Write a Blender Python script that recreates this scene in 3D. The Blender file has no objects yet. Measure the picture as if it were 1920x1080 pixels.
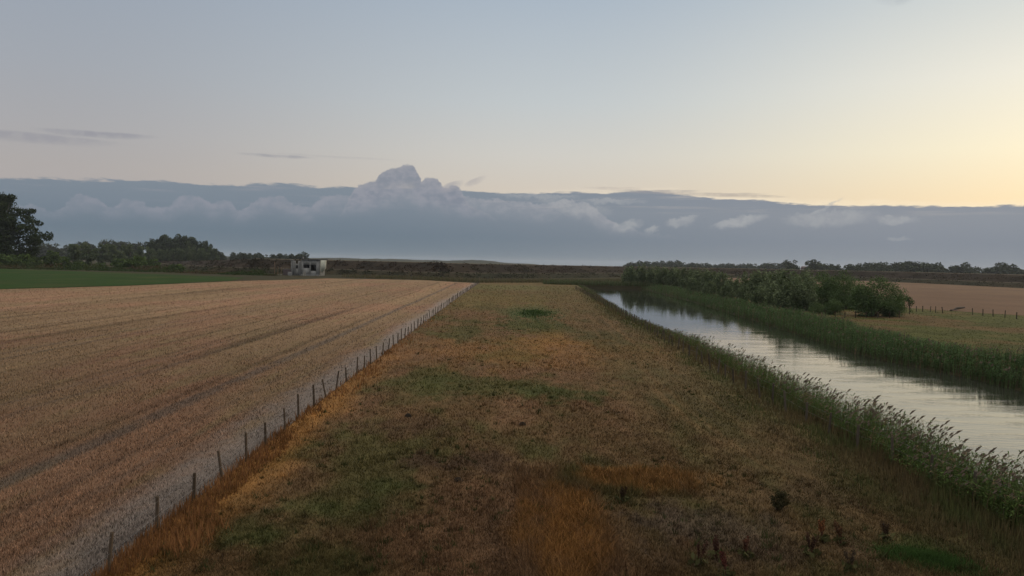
import bpy, bmesh, math, random
import numpy as np
from mathutils import Matrix, Vector

# ------------------------------------------------------------------ scene, camera, light
sc = bpy.context.scene
COL = sc.collection
R = math.radians
H = 7.0                      # eye height above the fields
FPX = 1507.0                 # focal length in photo pixels (1920 wide)
PITCH, ROLL = 1.77, 1.2
cam_d = bpy.data.cameras.new('camera')
cam = bpy.data.objects.new('camera', cam_d)
COL.objects.link(cam)
cam_d.sensor_width = 36.0
cam_d.lens = FPX / 1920.0 * 36.0
cam_d.clip_start = 0.1
cam_d.clip_end = 30000
ROT = Matrix.Rotation(R(90 - PITCH), 4, 'X') @ Matrix.Rotation(R(ROLL), 4, 'Z')
cam.matrix_world = Matrix.Translation((0, 0, H)) @ ROT
sc.camera = cam
sc.view_settings.view_transform = 'Standard'
sc.view_settings.look = 'None'
sc.view_settings.exposure = 0.0
sc.view_settings.gamma = 1.0
sc.render.engine = 'CYCLES'
sc.cycles.use_denoising = True
sc.cycles.max_bounces = 5
sc.cycles.diffuse_bounces = 2
sc.cycles.glossy_bounces = 3
sc.cycles.transmission_bounces = 3
sc.cycles.volume_bounces = 0
sc.cycles.use_adaptive_sampling = True
sc.cycles.adaptive_threshold = 0.02

SUN_AZ, SUN_EL = 54.0, 6.0   # degrees right of the view axis, above the horizon


def lin(r, g, b):
    def f(c):
        c /= 255.0
        return c / 12.92 if c <= 0.04045 else ((c + 0.055) / 1.055) ** 2.4
    return (f(r), f(g), f(b), 1.0)


def pix_ray(px, py):
    d = ROT.to_3x3() @ Vector(((px - 960) / FPX, -(py - 540) / FPX, -1.0))
    return d.normalized()


def P(px, py, z=0.0):
    """ground point (at height z) seen at photo pixel px, py"""
    d = pix_ray(px, py)
    t = (z - H) / d.z
    return Vector((d.x * t, d.y * t, z))


def azel(px, py):
    d = pix_ray(px, py)
    return math.degrees(math.atan2(d.x, d.y)), math.degrees(math.asin(d.z))


class NT:
    """small helper for wiring nodes"""
    def __init__(s, tree):
        s.t = tree; s.n = tree.nodes; s.l = tree.links

    def new(s, kind, **kw):
        n = s.n.new(kind)
        for k, v in kw.items():
            setattr(n, k, v)
        return n

    def put(s, sock, v):
        if isinstance(v, bpy.types.NodeSocket):
            s.l.new(v, sock)
        elif v is not None:
            sock.default_value = v

    def m(s, op, a, b=None, c=None, clamp=False):
        n = s.new('ShaderNodeMath', operation=op, use_clamp=clamp)
        s.put(n.inputs[0], a); s.put(n.inputs[1], b)
        if c is not None:
            s.put(n.inputs[2], c)
        return n.outputs[0]

    def step(s, x, lo, hi):
        """smoothstep from 0 at lo to 1 at hi (lo may be above hi)"""
        n = s.new('ShaderNodeMapRange', interpolation_type='SMOOTHSTEP', clamp=True)
        s.put(n.inputs[0], x); s.put(n.inputs[1], lo); s.put(n.inputs[2], hi)
        return n.outputs[0]

    def mix(s, f, a, b, blend='MIX'):
        n = s.new('ShaderNodeMix', data_type='RGBA', blend_type=blend)
        s.put(n.inputs[0], f); s.put(n.inputs[6], a); s.put(n.inputs[7], b)
        return n.outputs[2]

    def xyz(s, x, y, z=0.0):
        n = s.new('ShaderNodeCombineXYZ')
        s.put(n.inputs[0], x); s.put(n.inputs[1], y); s.put(n.inputs[2], z)
        return n.outputs[0]

    def noise(s, vec, scale, detail=4.0, rough=0.55, dist=0.0):
        n = s.new('ShaderNodeTexNoise')
        s.put(n.inputs['Vector'], vec); s.put(n.inputs['Scale'], scale)
        s.put(n.inputs['Detail'], detail); s.put(n.inputs['Roughness'], rough)
        s.put(n.inputs['Distortion'], dist)
        return n.outputs[0]

    def ramp(s, x, stops, interp='LINEAR'):
        n = s.new('ShaderNodeValToRGB')
        cr = n.color_ramp; cr.interpolation = interp
        while len(cr.elements) > 1:
            cr.elements.remove(cr.elements[-1])
        cr.elements[0].position = stops[0][0]; cr.elements[0].color = stops[0][1]
        for p, c in stops[1:]:
            e = cr.elements.new(p); e.color = c
        s.put(n.inputs[0], x)
        return n.outputs[0]

    def curve(s, x, pts):
        n = s.new('ShaderNodeFloatCurve')
        cv = n.mapping.curves[0]
        cv.points[0].location = pts[0]; cv.points[-1].location = pts[-1]
        for p in pts[1:-1]:
            cv.points.new(p[0], p[1])
        n.mapping.update()
        s.put(n.inputs['Value'], x)
        return n.outputs[0]


# ------------------------------------------------------------------ sky with its cloud bank (all by direction)
world = bpy.data.worlds.new('World')
sc.world = world
world.use_nodes = True
world.cycles.sampling_method = 'MANUAL'
world.cycles.sample_map_resolution = 512
w = NT(world.node_tree)
w.n.clear()
tc = w.new('ShaderNodeTexCoord')
sep = w.new('ShaderNodeSeparateXYZ')
w.l.new(tc.outputs['Generated'], sep.inputs[0])
az = w.m('MULTIPLY', w.m('ARCTAN2', sep.outputs[0], sep.outputs[1]), 57.29578)
el = w.m('MULTIPLY', w.m('ARCSINE', sep.outputs[2]), 57.29578)

nish = w.new('ShaderNodeTexSky', sky_type='NISHITA')
nish.sun_disc = False
nish.sun_elevation = R(SUN_EL)
nish.sun_rotation = R(SUN_AZ)
nish.altitude = 5
nish.air_density = 1.2
nish.dust_density = 1.5
nish_c = w.mix(1.0, nish.outputs[0], (0.16, 0.16, 0.16, 1), 'MULTIPLY')

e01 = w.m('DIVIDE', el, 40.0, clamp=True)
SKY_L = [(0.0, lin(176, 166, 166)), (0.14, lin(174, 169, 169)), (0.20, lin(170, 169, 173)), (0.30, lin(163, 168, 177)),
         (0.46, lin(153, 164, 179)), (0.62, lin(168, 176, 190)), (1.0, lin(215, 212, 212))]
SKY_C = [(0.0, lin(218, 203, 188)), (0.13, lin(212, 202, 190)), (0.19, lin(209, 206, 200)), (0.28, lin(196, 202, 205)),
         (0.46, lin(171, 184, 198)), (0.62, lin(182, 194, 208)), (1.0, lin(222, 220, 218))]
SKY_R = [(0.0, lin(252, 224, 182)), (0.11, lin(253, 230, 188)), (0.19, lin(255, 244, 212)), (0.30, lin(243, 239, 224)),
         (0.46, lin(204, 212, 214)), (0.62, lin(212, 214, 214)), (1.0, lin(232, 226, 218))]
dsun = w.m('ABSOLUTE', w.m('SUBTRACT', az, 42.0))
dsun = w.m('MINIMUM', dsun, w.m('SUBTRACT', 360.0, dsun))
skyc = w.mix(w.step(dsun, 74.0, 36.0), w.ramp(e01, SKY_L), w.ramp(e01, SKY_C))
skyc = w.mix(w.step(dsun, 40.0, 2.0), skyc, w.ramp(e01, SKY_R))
glow = w.m('ADD', 1.0, w.m('MULTIPLY', w.step(el, 20.0, 48.0), 0.75))     # unseen sky overhead, brightened to put more light on the land
lifted_sky = w.mix(1.0, skyc, w.xyz(w.m('MULTIPLY', glow, 1.03), glow, w.m('MULTIPLY', glow, 0.93)), 'MULTIPLY')
clear = w.mix(w.step(el, 20.0, 30.0), skyc, lifted_sky)
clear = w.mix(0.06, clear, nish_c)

# cloud bank
fib = w.noise(w.xyz(w.m('MULTIPLY', az, 0.16), w.m('MULTIPLY', el, 1.1), 3.0), 1.0, 5, 0.6)
lum = w.noise(w.xyz(w.m('MULTIPLY', az, 0.07), 1.7, 0.0), 1.0, 3, 0.5)
tpts = [((azel(x, y)[0] + 40) / 80.0, azel(x, y)[1] / 8.0) for x, y in [(-60, 337), (0, 335), (120, 337), (300, 340), (420, 347), (480, 344), (560, 347), (680, 353), (850, 357), (950, 362),
        (1060, 362), (1150, 361), (1230, 360), (1330, 371), (1420, 374), (1500, 383), (1640, 385), (1920, 387)]]
tpts = [(0.0, tpts[0][1])] + tpts + [(1.0, tpts[-1][1])]
top = w.m('MULTIPLY', w.curve(w.m('DIVIDE', w.m('ADD', az, 40.0), 80.0), tpts), 8.0)
top = w.m('ADD', top, w.m('ADD', w.m('MULTIPLY', w.m('SUBTRACT', lum, 0.5), 0.12), w.m('MULTIPLY', w.m('SUBTRACT', fib, 0.5), 0.35)))
fib2 = w.noise(w.xyz(w.m('MULTIPLY', az, 0.55), w.m('MULTIPLY', el, 3.2), 13.0), 1.0, 6, 0.65)
top = w.m('ADD', top, w.m('MULTIPLY', w.m('SUBTRACT', fib2, 0.5), 0.75))
bank = w.step(el, w.m('ADD', top, 0.08), w.m('SUBTRACT', top, 0.08))
rim = w.m('MULTIPLY', w.step(el, w.m('ADD', top, 0.45), top), w.step(az, -4.0, 16.0))
clear = w.mix(w.m('MULTIPLY', rim, 0.35), clear, lin(255, 240, 214))
b01 = w.m('DIVIDE', el, 6.0, clamp=True)
BANK_L = [(0.0, lin(108, 122, 133)), (0.3, lin(106, 121, 134)), (0.6, lin(120, 132, 144)), (0.82, lin(127, 138, 149)), (1.0, lin(138, 144, 152))]
BANK_R = [(0.0, lin(136, 142, 149)), (0.3, lin(132, 139, 149)), (0.6, lin(142, 147, 155)), (0.82, lin(138, 144, 154)), (1.0, lin(140, 146, 156))]
bankc = w.mix(w.step(az, -14.0, 30.0), w.ramp(b01, BANK_L), w.ramp(b01, BANK_R))
streak = w.noise(w.xyz(w.m('MULTIPLY', az, 0.10), w.m('MULTIPLY', el, 2.6), 9.0), 1.0, 5, 0.6)
bankc = w.mix(w.m('MULTIPLY', w.m('MULTIPLY', w.step(streak, 0.52, 0.72), w.step(el, 3.3, 4.3)), 0.6), bankc,
              w.mix(w.step(az, -10.0, 20.0), lin(158, 156, 163), lin(200, 190, 180)))
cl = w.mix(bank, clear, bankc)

# warped coordinates give cauliflower edges
wn = w.noise(w.xyz(az, w.m('MULTIPLY', el, 1.25), 0.0), 1.25, 9, 0.72)
wn2 = w.noise(w.xyz(az, w.m('MULTIPLY', el, 1.3), 7.7), 0.9, 9, 0.7)
wel = w.m('ADD', el, w.m('MULTIPLY', w.m('SUBTRACT', wn, 0.5), 1.15))
waz = w.m('ADD', az, w.m('MULTIPLY', w.m('SUBTRACT', wn2, 0.5), 1.3))
a01 = w.m('DIVIDE', w.m('ADD', waz, 40.0), 80.0)


def prof(samples):
    """(photo px, photo py) profile -> curve of height in degrees / 8"""
    pts = [((azel(x, y)[0] + 40) / 80.0, azel(x, y)[1] / 8.0) for x, y in samples]
    pts = [(0.0, pts[0][1])] + pts + [(1.0, pts[-1][1])]
    return w.m('MULTIPLY', w.curve(a01, pts), 8.0)


def prof0(samples):
    a = w.m('DIVIDE', w.m('ADD', w.m('ADD', az, w.m('MULTIPLY', w.m('SUBTRACT', wn2, 0.5), 0.7)), 40.0), 80.0)
    pts = [((azel(x, y)[0] + 40) / 80.0, azel(x, y)[1] / 8.0) for x, y in samples]
    pts = [(0.0, pts[0][1])] + pts + [(1.0, pts[-1][1])]
    return w.m('MULTIPLY', w.curve(a, pts), 8.0)


# the long row of cumulus heads inside the bank
row = prof([(0, 394), (40, 382), (70, 384), (95, 394), (120, 382), (140, 370), (165, 366), (188, 372), (205, 388), (232, 376), (262, 376), (285, 388), (312, 388), (335, 370), (360, 366), (385, 374), (400, 380),
            (425, 376), (445, 392), (470, 384), (490, 370), (520, 368), (545, 378), (575, 386), (600, 372), (630, 366), (680, 364), (780, 352), (840, 362), (900, 372), (960, 376),
            (1020, 382), (1060, 374), (1090, 378), (1130, 404), (1160, 420), (1240, 440), (1400, 455), (1900, 465)])
dr = w.m('SUBTRACT', row, wel)
rmask = w.m('MULTIPLY', w.step(dr, -0.03, 0.07), w.step(dr, 1.7, 0.05))
mott = w.noise(w.xyz(az, w.m('MULTIPLY', el, 1.4), 21.0), 1.3, 6, 0.62)
rmask = w.m('MULTIPLY', rmask, w.m('ADD', 0.34, w.m('MULTIPLY', w.step(mott, 0.35, 0.65), 0.42)))
rowc = w.mix(w.step(az, -22.0, 8.0), lin(144, 147, 158), lin(162, 163, 169))
rmask = w.m('MULTIPLY', rmask, w.step(el, 1.7, 3.3))
cl = w.mix(rmask, cl, rowc)

# the towering cumulus
tow = prof0([(560, 440), (640, 400), (655, 366), (668, 350), (690, 341), (706, 337), (714, 324), (726, 317), (745, 315), (756, 309), (772, 308), (781, 316), (785, 332), (788, 340),
            (798, 333), (818, 334), (828, 344), (838, 352), (850, 347), (866, 358), (880, 384), (920, 402), (1000, 440)])
dt = w.m('SUBTRACT', tow, w.m('ADD', el, w.m('MULTIPLY', w.m('SUBTRACT', wn, 0.5), 0.55)))
tmask = w.m('MULTIPLY', w.step(dt, -0.03, 0.10), w.step(dt, 3.2, 0.9))
towc = w.mix(w.step(mott, 0.38, 0.64), lin(130, 137, 149), lin(146, 149, 159))
towc = w.mix(w.m('MULTIPLY', w.step(dt, 0.45, 0.02), 0.35), towc, lin(162, 161, 166))
cl = w.mix(w.m('MULTIPLY', w.m('MULTIPLY', tmask, w.step(el, 2.6, 4.6)), 0.95), cl, towc)


def puff(cl, px, py, rx, ry, col, amt=0.8, rot=0.0, fiber=1.0):
    """one soft irregular cloud scrap centred on a direction"""
    a0, e0 = azel(px, py)
    da = w.m('SUBTRACT', waz if fiber < 2 else az, a0)
    de = w.m('SUBTRACT', wel if fiber < 2 else w.m('ADD', el, w.m('MULTIPLY', w.m('SUBTRACT', fib, 0.5), 0.45)), e0)
    c, s = math.cos(R(rot)), math.sin(R(rot))
    u = w.m('ADD', w.m('MULTIPLY', da, c / rx), w.m('MULTIPLY', de, s / rx))
    v = w.m('ADD', w.m('MULTIPLY', da, -s / ry), w.m('MULTIPLY', de, c / ry))
    v = w.m('MULTIPLY', v, w.m('ADD', 1.2, w.m('MULTIPLY', w.m('SIGN', v), 0.5)))   # sharp top, soft base
    r = w.m('ADD', w.m('POWER', u, 2.0), w.m('POWER', w.m('ABSOLUTE', v), 2.0))
    k = w.m('MULTIPLY', w.step(r, 1.4, 0.0), amt)
    k = w.m('MULTIPLY', k, w.m('ADD', 0.55, w.m('MULTIPLY', w.step(mott, 0.35, 0.6), 0.45)))
    return w.mix(k, cl, col)


PUFFW = lin(172, 173, 175)
for (px, py, rx, ry, amt, rot) in [(1178, 420, 1.0, 0.38, .6, 14), (1222, 428, .6, 0.24, .6, 8), (1278, 412, 1.1, 0.34, .6, 12),
                                   (1386, 412, 1.9, 0.36, .75, 12), (1555, 404, 2.9, 0.55, .6, 4), (1548, 388, 1.3, .14, .6, 28),
                                   (1680, 410, 1.3, 0.26, .6, 0), (1685, 446, .7, .16, .35, 0), (1080, 385, 2.6, .5, .45, -8),
                                   (1150, 376, 2.2, .2, .5, 0), (1010, 366, 3.0, .2, .45, 0)]:
    cl = puff(cl, px, py, rx, ry, PUFFW, amt, rot)
for (px, py, rx, ry, amt, col, rot) in [
        (60, 254, 4.6, .34, .45, lin(136, 138, 150), -1), (180, 249, 3.4, .22, .55, lin(136, 138, 150), 1),
        (520, 292, 2.6, .10, .55, lin(140, 142, 152), 0), (620, 293, 5.0, .07, .2, lin(150, 150, 156), 0),
        (1230, 357, 3.0, .16, .7, lin(160, 156, 156), 0), (1330, 363, 3.6, .15, .65, lin(170, 162, 156), -1),
        (1400, 368, 2.6, .12, .6, lin(176, 166, 156), -1), (1150, 352, 2.0, .1, .4, lin(180, 170, 164), 0),
        (890, 338, .8, .24, .6, lin(168, 164, 166), 24), (845, 347, .9, .3, .7, lin(158, 157, 163), 20),
        (1680, -6, 1.2, .4, .35, lin(160, 167, 175), 0)]:
    cl = puff(cl, px, py, rx, ry, col, amt, rot, fiber=3)
# under the horizon the same grey as the foot of the bank
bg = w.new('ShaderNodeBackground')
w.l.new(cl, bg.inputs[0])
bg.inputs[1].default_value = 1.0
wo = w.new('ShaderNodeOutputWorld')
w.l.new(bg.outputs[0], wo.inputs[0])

sun_d = bpy.data.lights.new('sun', 'SUN')
sun = bpy.data.objects.new('sun', sun_d)
COL.objects.link(sun)
sun_d.energy = 1.3
sun_d.angle = R(22)
sun_d.color = (1.0, 0.78, 0.54)
sdir = Vector((math.sin(R(SUN_AZ)) * math.cos(R(SUN_EL + 4)), math.cos(R(SUN_AZ)) * math.cos(R(SUN_EL + 4)), math.sin(R(SUN_EL + 4))))
sun.rotation_euler = (-sdir).to_track_quat('-Z', 'Y').to_euler()

# ------------------------------------------------------------------ helpers
rng = np.random.default_rng(7)
random.seed(7)


def tag(o, label=None, cat=None, group=None, kind=None):
    if label: o['label'] = label
    if cat: o['category'] = cat
    if group: o['group'] = group
    if kind: o['kind'] = kind
    return o


def npmesh(name, V, F, mat, tint=None, parent=None, smooth=False):
    """one mesh object from arrays; F is (n,3) or (n,4); tint is a colour per vertex"""
    V = np.asarray(V, dtype=np.float32); F = np.asarray(F, dtype=np.int32)
    me = bpy.data.meshes.new(name)
    k = F.shape[1]
    me.vertices.add(len(V)); me.vertices.foreach_set('co', V.ravel())
    me.loops.add(F.size); me.loops.foreach_set('vertex_index', F.ravel())
    me.polygons.add(len(F)); me.polygons.foreach_set('loop_start', np.arange(0, F.size, k, dtype=np.int32))
    if smooth:
        me.polygons.foreach_set('use_smooth', np.ones(len(F), dtype=bool))
    me.update(calc_edges=True)
    if tint is not None:
        c = np.ones((len(V), 4), dtype=np.float32); c[:, :3] = tint
        at = me.color_attributes.new('tint', 'FLOAT_COLOR', 'POINT')
        at.data.foreach_set('color', c.ravel())
    me.materials.append(mat)
    o = bpy.data.objects.new(name, me)
    COL.objects.link(o)
    if parent: o.parent = parent
    return o


def empty(name, loc, rz=0.0, s=1.0):
    o = bpy.data.objects.new(name, None)
    o.empty_display_size = 0.3
    COL.objects.link(o)
    o.location = loc; o.rotation_euler = (0, 0, rz); o.scale = (s, s, s)
    return o


def copy_tree(o, parent=None):
    c = o.copy(); COL.objects.link(c)
    c.parent = parent
    for ch in list(o.children):
        copy_tree(ch, c)
    return c


def vnoise(x, y, seed=0):
    """smooth value noise, 0..1"""
    xi = np.floor(x).astype(np.int64); yi = np.floor(y).astype(np.int64)
    fx = x - xi; fy = y - yi
    fx = fx * fx * (3 - 2 * fx); fy = fy * fy * (3 - 2 * fy)

    def h(a, b):
        n = (a * 374761393 + b * 668265263 + seed * 974634777) & 0xffffffff
        n = ((n ^ (n >> 13)) * 1274126177) & 0xffffffff
        return ((n ^ (n >> 16)) & 0xffff) / 65535.0
    return (h(xi, yi) * (1 - fx) + h(xi + 1, yi) * fx) * (1 - fy) + (h(xi, yi + 1) * (1 - fx) + h(xi + 1, yi + 1) * fx) * fy


def fbm(x, y, seed=0, oct=4):
    s = 0; a = 0.5; t = 0
    for i in range(oct):
        s = s + a * vnoise(x * 2 ** i, y * 2 ** i, seed + i); t += a; a *= 0.55
    return s / t


def sm(x, lo, hi):
    t = np.clip((x - lo) / (hi - lo), 0, 1)
    return t * t * (3 - 2 * t)


def lerp(a, b, t):
    return np.asarray(a) * (1 - t[:, None]) + np.asarray(b) * t[:, None]


def mat_tint(name, rough=0.9, nscale=3.0, namt=0.35, bump=0.0, bscale=8.0, trans=0.0, spec=0.03, fine=0.0):
    """surface whose own colour is its 'tint' attribute, broken up by noise"""
    m = bpy.data.materials.new(name); m.use_nodes = True
    n = NT(m.node_tree); n.n.clear()
    out = n.new('ShaderNodeOutputMaterial'); b = n.new('ShaderNodeBsdfPrincipled')
    at = n.new('ShaderNodeVertexColor', layer_name='tint')
    geo = n.new('ShaderNodeNewGeometry')
    ns = n.noise(geo.outputs['Position'], nscale, 5, 0.6)
    fac = n.m('ADD', 1.0 - namt, n.m('MULTIPLY', ns, 2 * namt))
    if fine:
        fac = n.m('MULTIPLY', fac, n.m('ADD', 1.0 - fine, n.m('MULTIPLY', n.noise(geo.outputs['Position'], nscale * 9, 3, 0.7), 2 * fine)))
    c = n.mix(1.0, at.outputs[0], n.xyz(fac, fac, fac), 'MULTIPLY')
    n.l.new(c, b.inputs['Base Color'])
    b.inputs['Roughness'].default_value = rough
    b.inputs['Specular IOR Level'].default_value = spec
    if bump:
        bp = n.new('ShaderNodeBump'); bp.inputs['Strength'].default_value = 0.8; bp.inputs['Distance'].default_value = bump
        n.l.new(n.noise(geo.outputs['Position'], bscale, 6, 0.7), bp.inputs['Height'])
        n.l.new(bp.outputs[0], b.inputs['Normal'])
    if trans:
        tr = n.new('ShaderNodeBsdfTranslucent'); n.l.new(c, tr.inputs[0])
        mx = n.new('ShaderNodeMixShader'); mx.inputs[0].default_value = trans
        n.l.new(b.outputs[0], mx.inputs[1]); n.l.new(tr.outputs[0], mx.inputs[2])
        n.l.new(mx.outputs[0], out.inputs[0])
    else:
        n.l.new(b.outputs[0], out.inputs[0])
    return m


M = {
    'soil': mat_tint('field_ground', nscale=0.6, namt=0.3, bump=0.05, bscale=5, fine=0.3),
    'stubble': mat_tint('stubble_soil', nscale=0.8, namt=0.22, bump=0.04, bscale=7, fine=0.3),
    'straw': mat_tint('straw', nscale=2.0, namt=0.2, trans=0.15),
    'grass': mat_tint('grass_blades', nscale=1.2, namt=0.3, trans=0.25),
    'reed': mat_tint('reed_leaves', nscale=1.5, namt=0.3, trans=0.25),
    'leaf': mat_tint('tree_leaves', nscale=0.5, namt=0.35, trans=0.2),
    'bark': mat_tint('bark', nscale=3.0, namt=0.35, bump=0.03, bscale=12),
    'dyke': mat_tint('dyke_turf', nscale=0.22, namt=0.4, bump=0.3, bscale=0.9, fine=0.35),
    'dune': mat_tint('dune_scrub', nscale=0.02, namt=0.3),
    'wood': mat_tint('weathered_wood', nscale=9.0, namt=0.35, bump=0.004, bscale=30),
    'concrete': mat_tint('stained_concrete', nscale=0.8, namt=0.32, bump=0.02, bscale=5, fine=0.15),
    'wire': mat_tint('fence_wire', rough=0.5, nscale=4, namt=0.1, spec=0.5),
}

# ------------------------------------------------------------------ plan of the place
ZW = -0.9                                      # water level


def line(pts):
    """function x(y) through ground points given as photo pixels"""
    q = sorted([(p.y, p.x) for p in pts])
    ys = [a for a, b in q]; xs = [b for a, b in q]
    return lambda y: np.interp(y, ys, xs)


_fence = [P(60, 1200), P(203, 1076), P(294, 998), P(363, 945), P(417, 903), P(462, 868), P(498, 838), P(560, 787), P(643, 722),
          P(716, 668), P(790, 610), P(862, 556), P(893, 535)]
XF = line(_fence)                              # left fence
XL0 = line([P(1105, 540, ZW), P(1140, 561, ZW), P(1215, 605, ZW), P(1290, 646, ZW), P(1470, 745, ZW), P(1920, 985, ZW), P(2100, 1080, ZW)])
XR0 = line([P(1190, 541, ZW), P(1290, 568, ZW), P(1400, 604, ZW), P(1500, 640, ZW), P(1600, 672, ZW), P(1760, 707, ZW), P(1920, 748, ZW), P(2250, 830, ZW)])
YEND = P(1105, 540, ZW).y                      # where the straight reach of the river ends


def XL(y):
    return XL0(y) - 1.5 * sm(np.asarray(y, float), 78, 115) + 0.5 * (vnoise(np.asarray(y) * 0.11, np.asarray(y) * 0 + 3.3, 5) - 0.5)


def XR(y):
    return XR0(y) + 1.9 + 0.9 * (vnoise(np.asarray(y) * 0.08, np.asarray(y) * 0 + 8.3, 6) - 0.5)


XRF = line([P(1090, 548), P(1140, 576), P(1200, 612), P(1290, 668), P(1380, 722), P(1480, 778), P(1620, 850), P(1800, 935), P(2000, 1030)])   # fence on the river side
_yl = [0, P(0, 543).y, P(250, 536).y, P(450, 527).y, P(540, 525).y, P(620, 522).y, 292, 296]
_xl = [-170, P(0, 543).x, P(250, 536).x, P(450, 527).x, P(540, 525).x, P(620, 522).x, -44, -38]
XSL = lambda y: np.interp(y, _yl, _xl)         # far-left edge of the stubble
XGR = lambda y: np.interp(y, [100, P(0, 543).y, 183, 238, 277, 300, 330, 360], [-118, P(0, 543).x - 1.0, -88, -83.5, -92, -130, -190, -240])

C_DRY = (0.110, 0.070, 0.035); C_ORANGE = (0.235, 0.118, 0.038); C_PINK = (0.140, 0.077, 0.045)
C_GREEN = (0.052, 0.058, 0.020); C_BRIGHT = (0.042, 0.075, 0.02); C_DARK = (0.070, 0.044, 0.028)

PATCH = []      # (cx, cy, rx, ry, colour, strength)


def patch(px, py, wpx, hpx, col, k=1.0):
    a = P(px, py); b = P(px + wpx, py); t = P(px, max(py - hpx, 525)); u = P(px, py + hpx)
    PATCH.append((a.x, a.y, abs(b.x - a.x), max((t.y - u.y) / 2, .3), col, k))


patch(900, 728, 220, 24, C_GREEN, .75); patch(1050, 738, 90, 14, C_GREEN, .9); patch(1000, 608, 70, 26, C_GREEN, .8)
patch(1000, 584, 60, 14, (0.05, 0.075, 0.03), .9); patch(900, 560, 160, 14, (0.14, 0.11, 0.04), .6)
patch(1000, 540, 180, 6, (0.11, 0.12, 0.05), .8); patch(500, 1010, 130, 28, C_GREEN, .9); patch(630, 955, 110, 24, C_GREEN, .9); patch(735, 915, 80, 18, C_GREEN, .8)
patch(880, 870, 120, 22, C_DARK, .8); patch(760, 800, 120, 20, C_DARK, .5)
patch(620, 770, 100, 70, C_PINK, .6); patch(700, 640, 120, 40, C_PINK, .4); patch(1040, 640, 60, 20, C_ORANGE, .4)
patch(1050, 1000, 95, 130, C_ORANGE, .9); patch(1200, 900, 180, 25, C_ORANGE, .7); patch(1060, 660, 300, 30, C_ORANGE, .3)
patch(780, 1000, 100, 70, C_PINK, .45); patch(1330, 1000, 160, 60, (0.10, 0.075, 0.055), .8)
patch(1500, 930, 80, 30, C_DARK, .7); patch(1740, 1045, 90, 45, C_BRIGHT, 1.0); patch(1850, 1010, 120, 40, C_GREEN, .8)
patch(1560, 1040, 120, 40, (0.12, 0.07, 0.05), .5); patch(1350, 760, 120, 30, C_GREEN, .5); patch(1250, 700, 100, 40, (0.12, 0.095, 0.045), .6)
patch(930, 1000, 40, 90, C_DARK, .35)


def grass_tint(x, y):
    n1 = fbm(x * 0.22, y * 0.10, 1); n2 = fbm(x * 0.9, y * 0.35, 2); n3 = fbm(x * 2.2, y * 1.3, 3)
    c = np.tile(np.array(C_DRY), (len(x), 1))
    c = lerp(c, C_GREEN, 0.65 * sm(n1 + 0.35 * (n2 - .5), 0.50, 0.68))
    c = lerp(c, C_PINK, 0.5 * sm(0.55 - n1 + 0.4 * (n2 - .5), 0.06, 0.22))
    for cx, cy, rx, ry, col, k in PATCH:
        d = np.sqrt(((x - cx) / rx) ** 2 + ((y - cy) / ry) ** 2) + 1.5 * (n2 - 0.5) + 1.0 * (n3 - .5)
        c = lerp(c, col, k * (1 - sm(d, 0.4, 1.25)))
    n4 = fbm((x - XRF(y)) * 1.9, y * .05, 17); n5 = fbm((x - XF(y)) * .9, y * .03, 18)
    rgt = sm(x - .35 * XRF(y), -2, 4)
    c = lerp(c, (0.080, 0.060, 0.029), .45 * rgt)
    c = lerp(c, (0.128, 0.082, 0.040), .6 * rgt * sm(n4, .55, .75)); c = lerp(c, (0.060, 0.048, 0.024), .5 * rgt * sm(n4, .45, .28))
    c = c * ((.86 + .28 * n5) * (1 - .14 * (1 - sm(y, 16, 45))))[:, None]
    fd = x - XF(y)                                       # rank dry grass under the fence
    c = lerp(c, C_ORANGE, 0.85 * (1 - sm(fd + 1.8 * (n2 - .5), 0.4, 2.2)) * (1 - sm(y, 30, 80)))
    rd = (XL(y) - 2.6) - x
    c = lerp(c, (0.062, 0.062, 0.026), 0.6 * (1 - sm(rd + 1.5 * (n2 - .5), 0.8, 3.0)))
    c = lerp(c, (0.100, 0.075, 0.032), 0.55 * sm(y + 40 * (n1 - .5), 90, 160))
    return c * (0.60 + 0.78 * n3)[:, None]


SD = (P(60, 900) - P(700, 560))                          # the drill rows run with the fence
ROWA = math.atan2(XF(120) - XF(20), 100.0)


def row_u(x, y):
    return x * math.cos(ROWA) - y * math.sin(ROWA)


U0 = float(row_u(np.array([XF(40)]), np.array([40.0]))[0])


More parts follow.
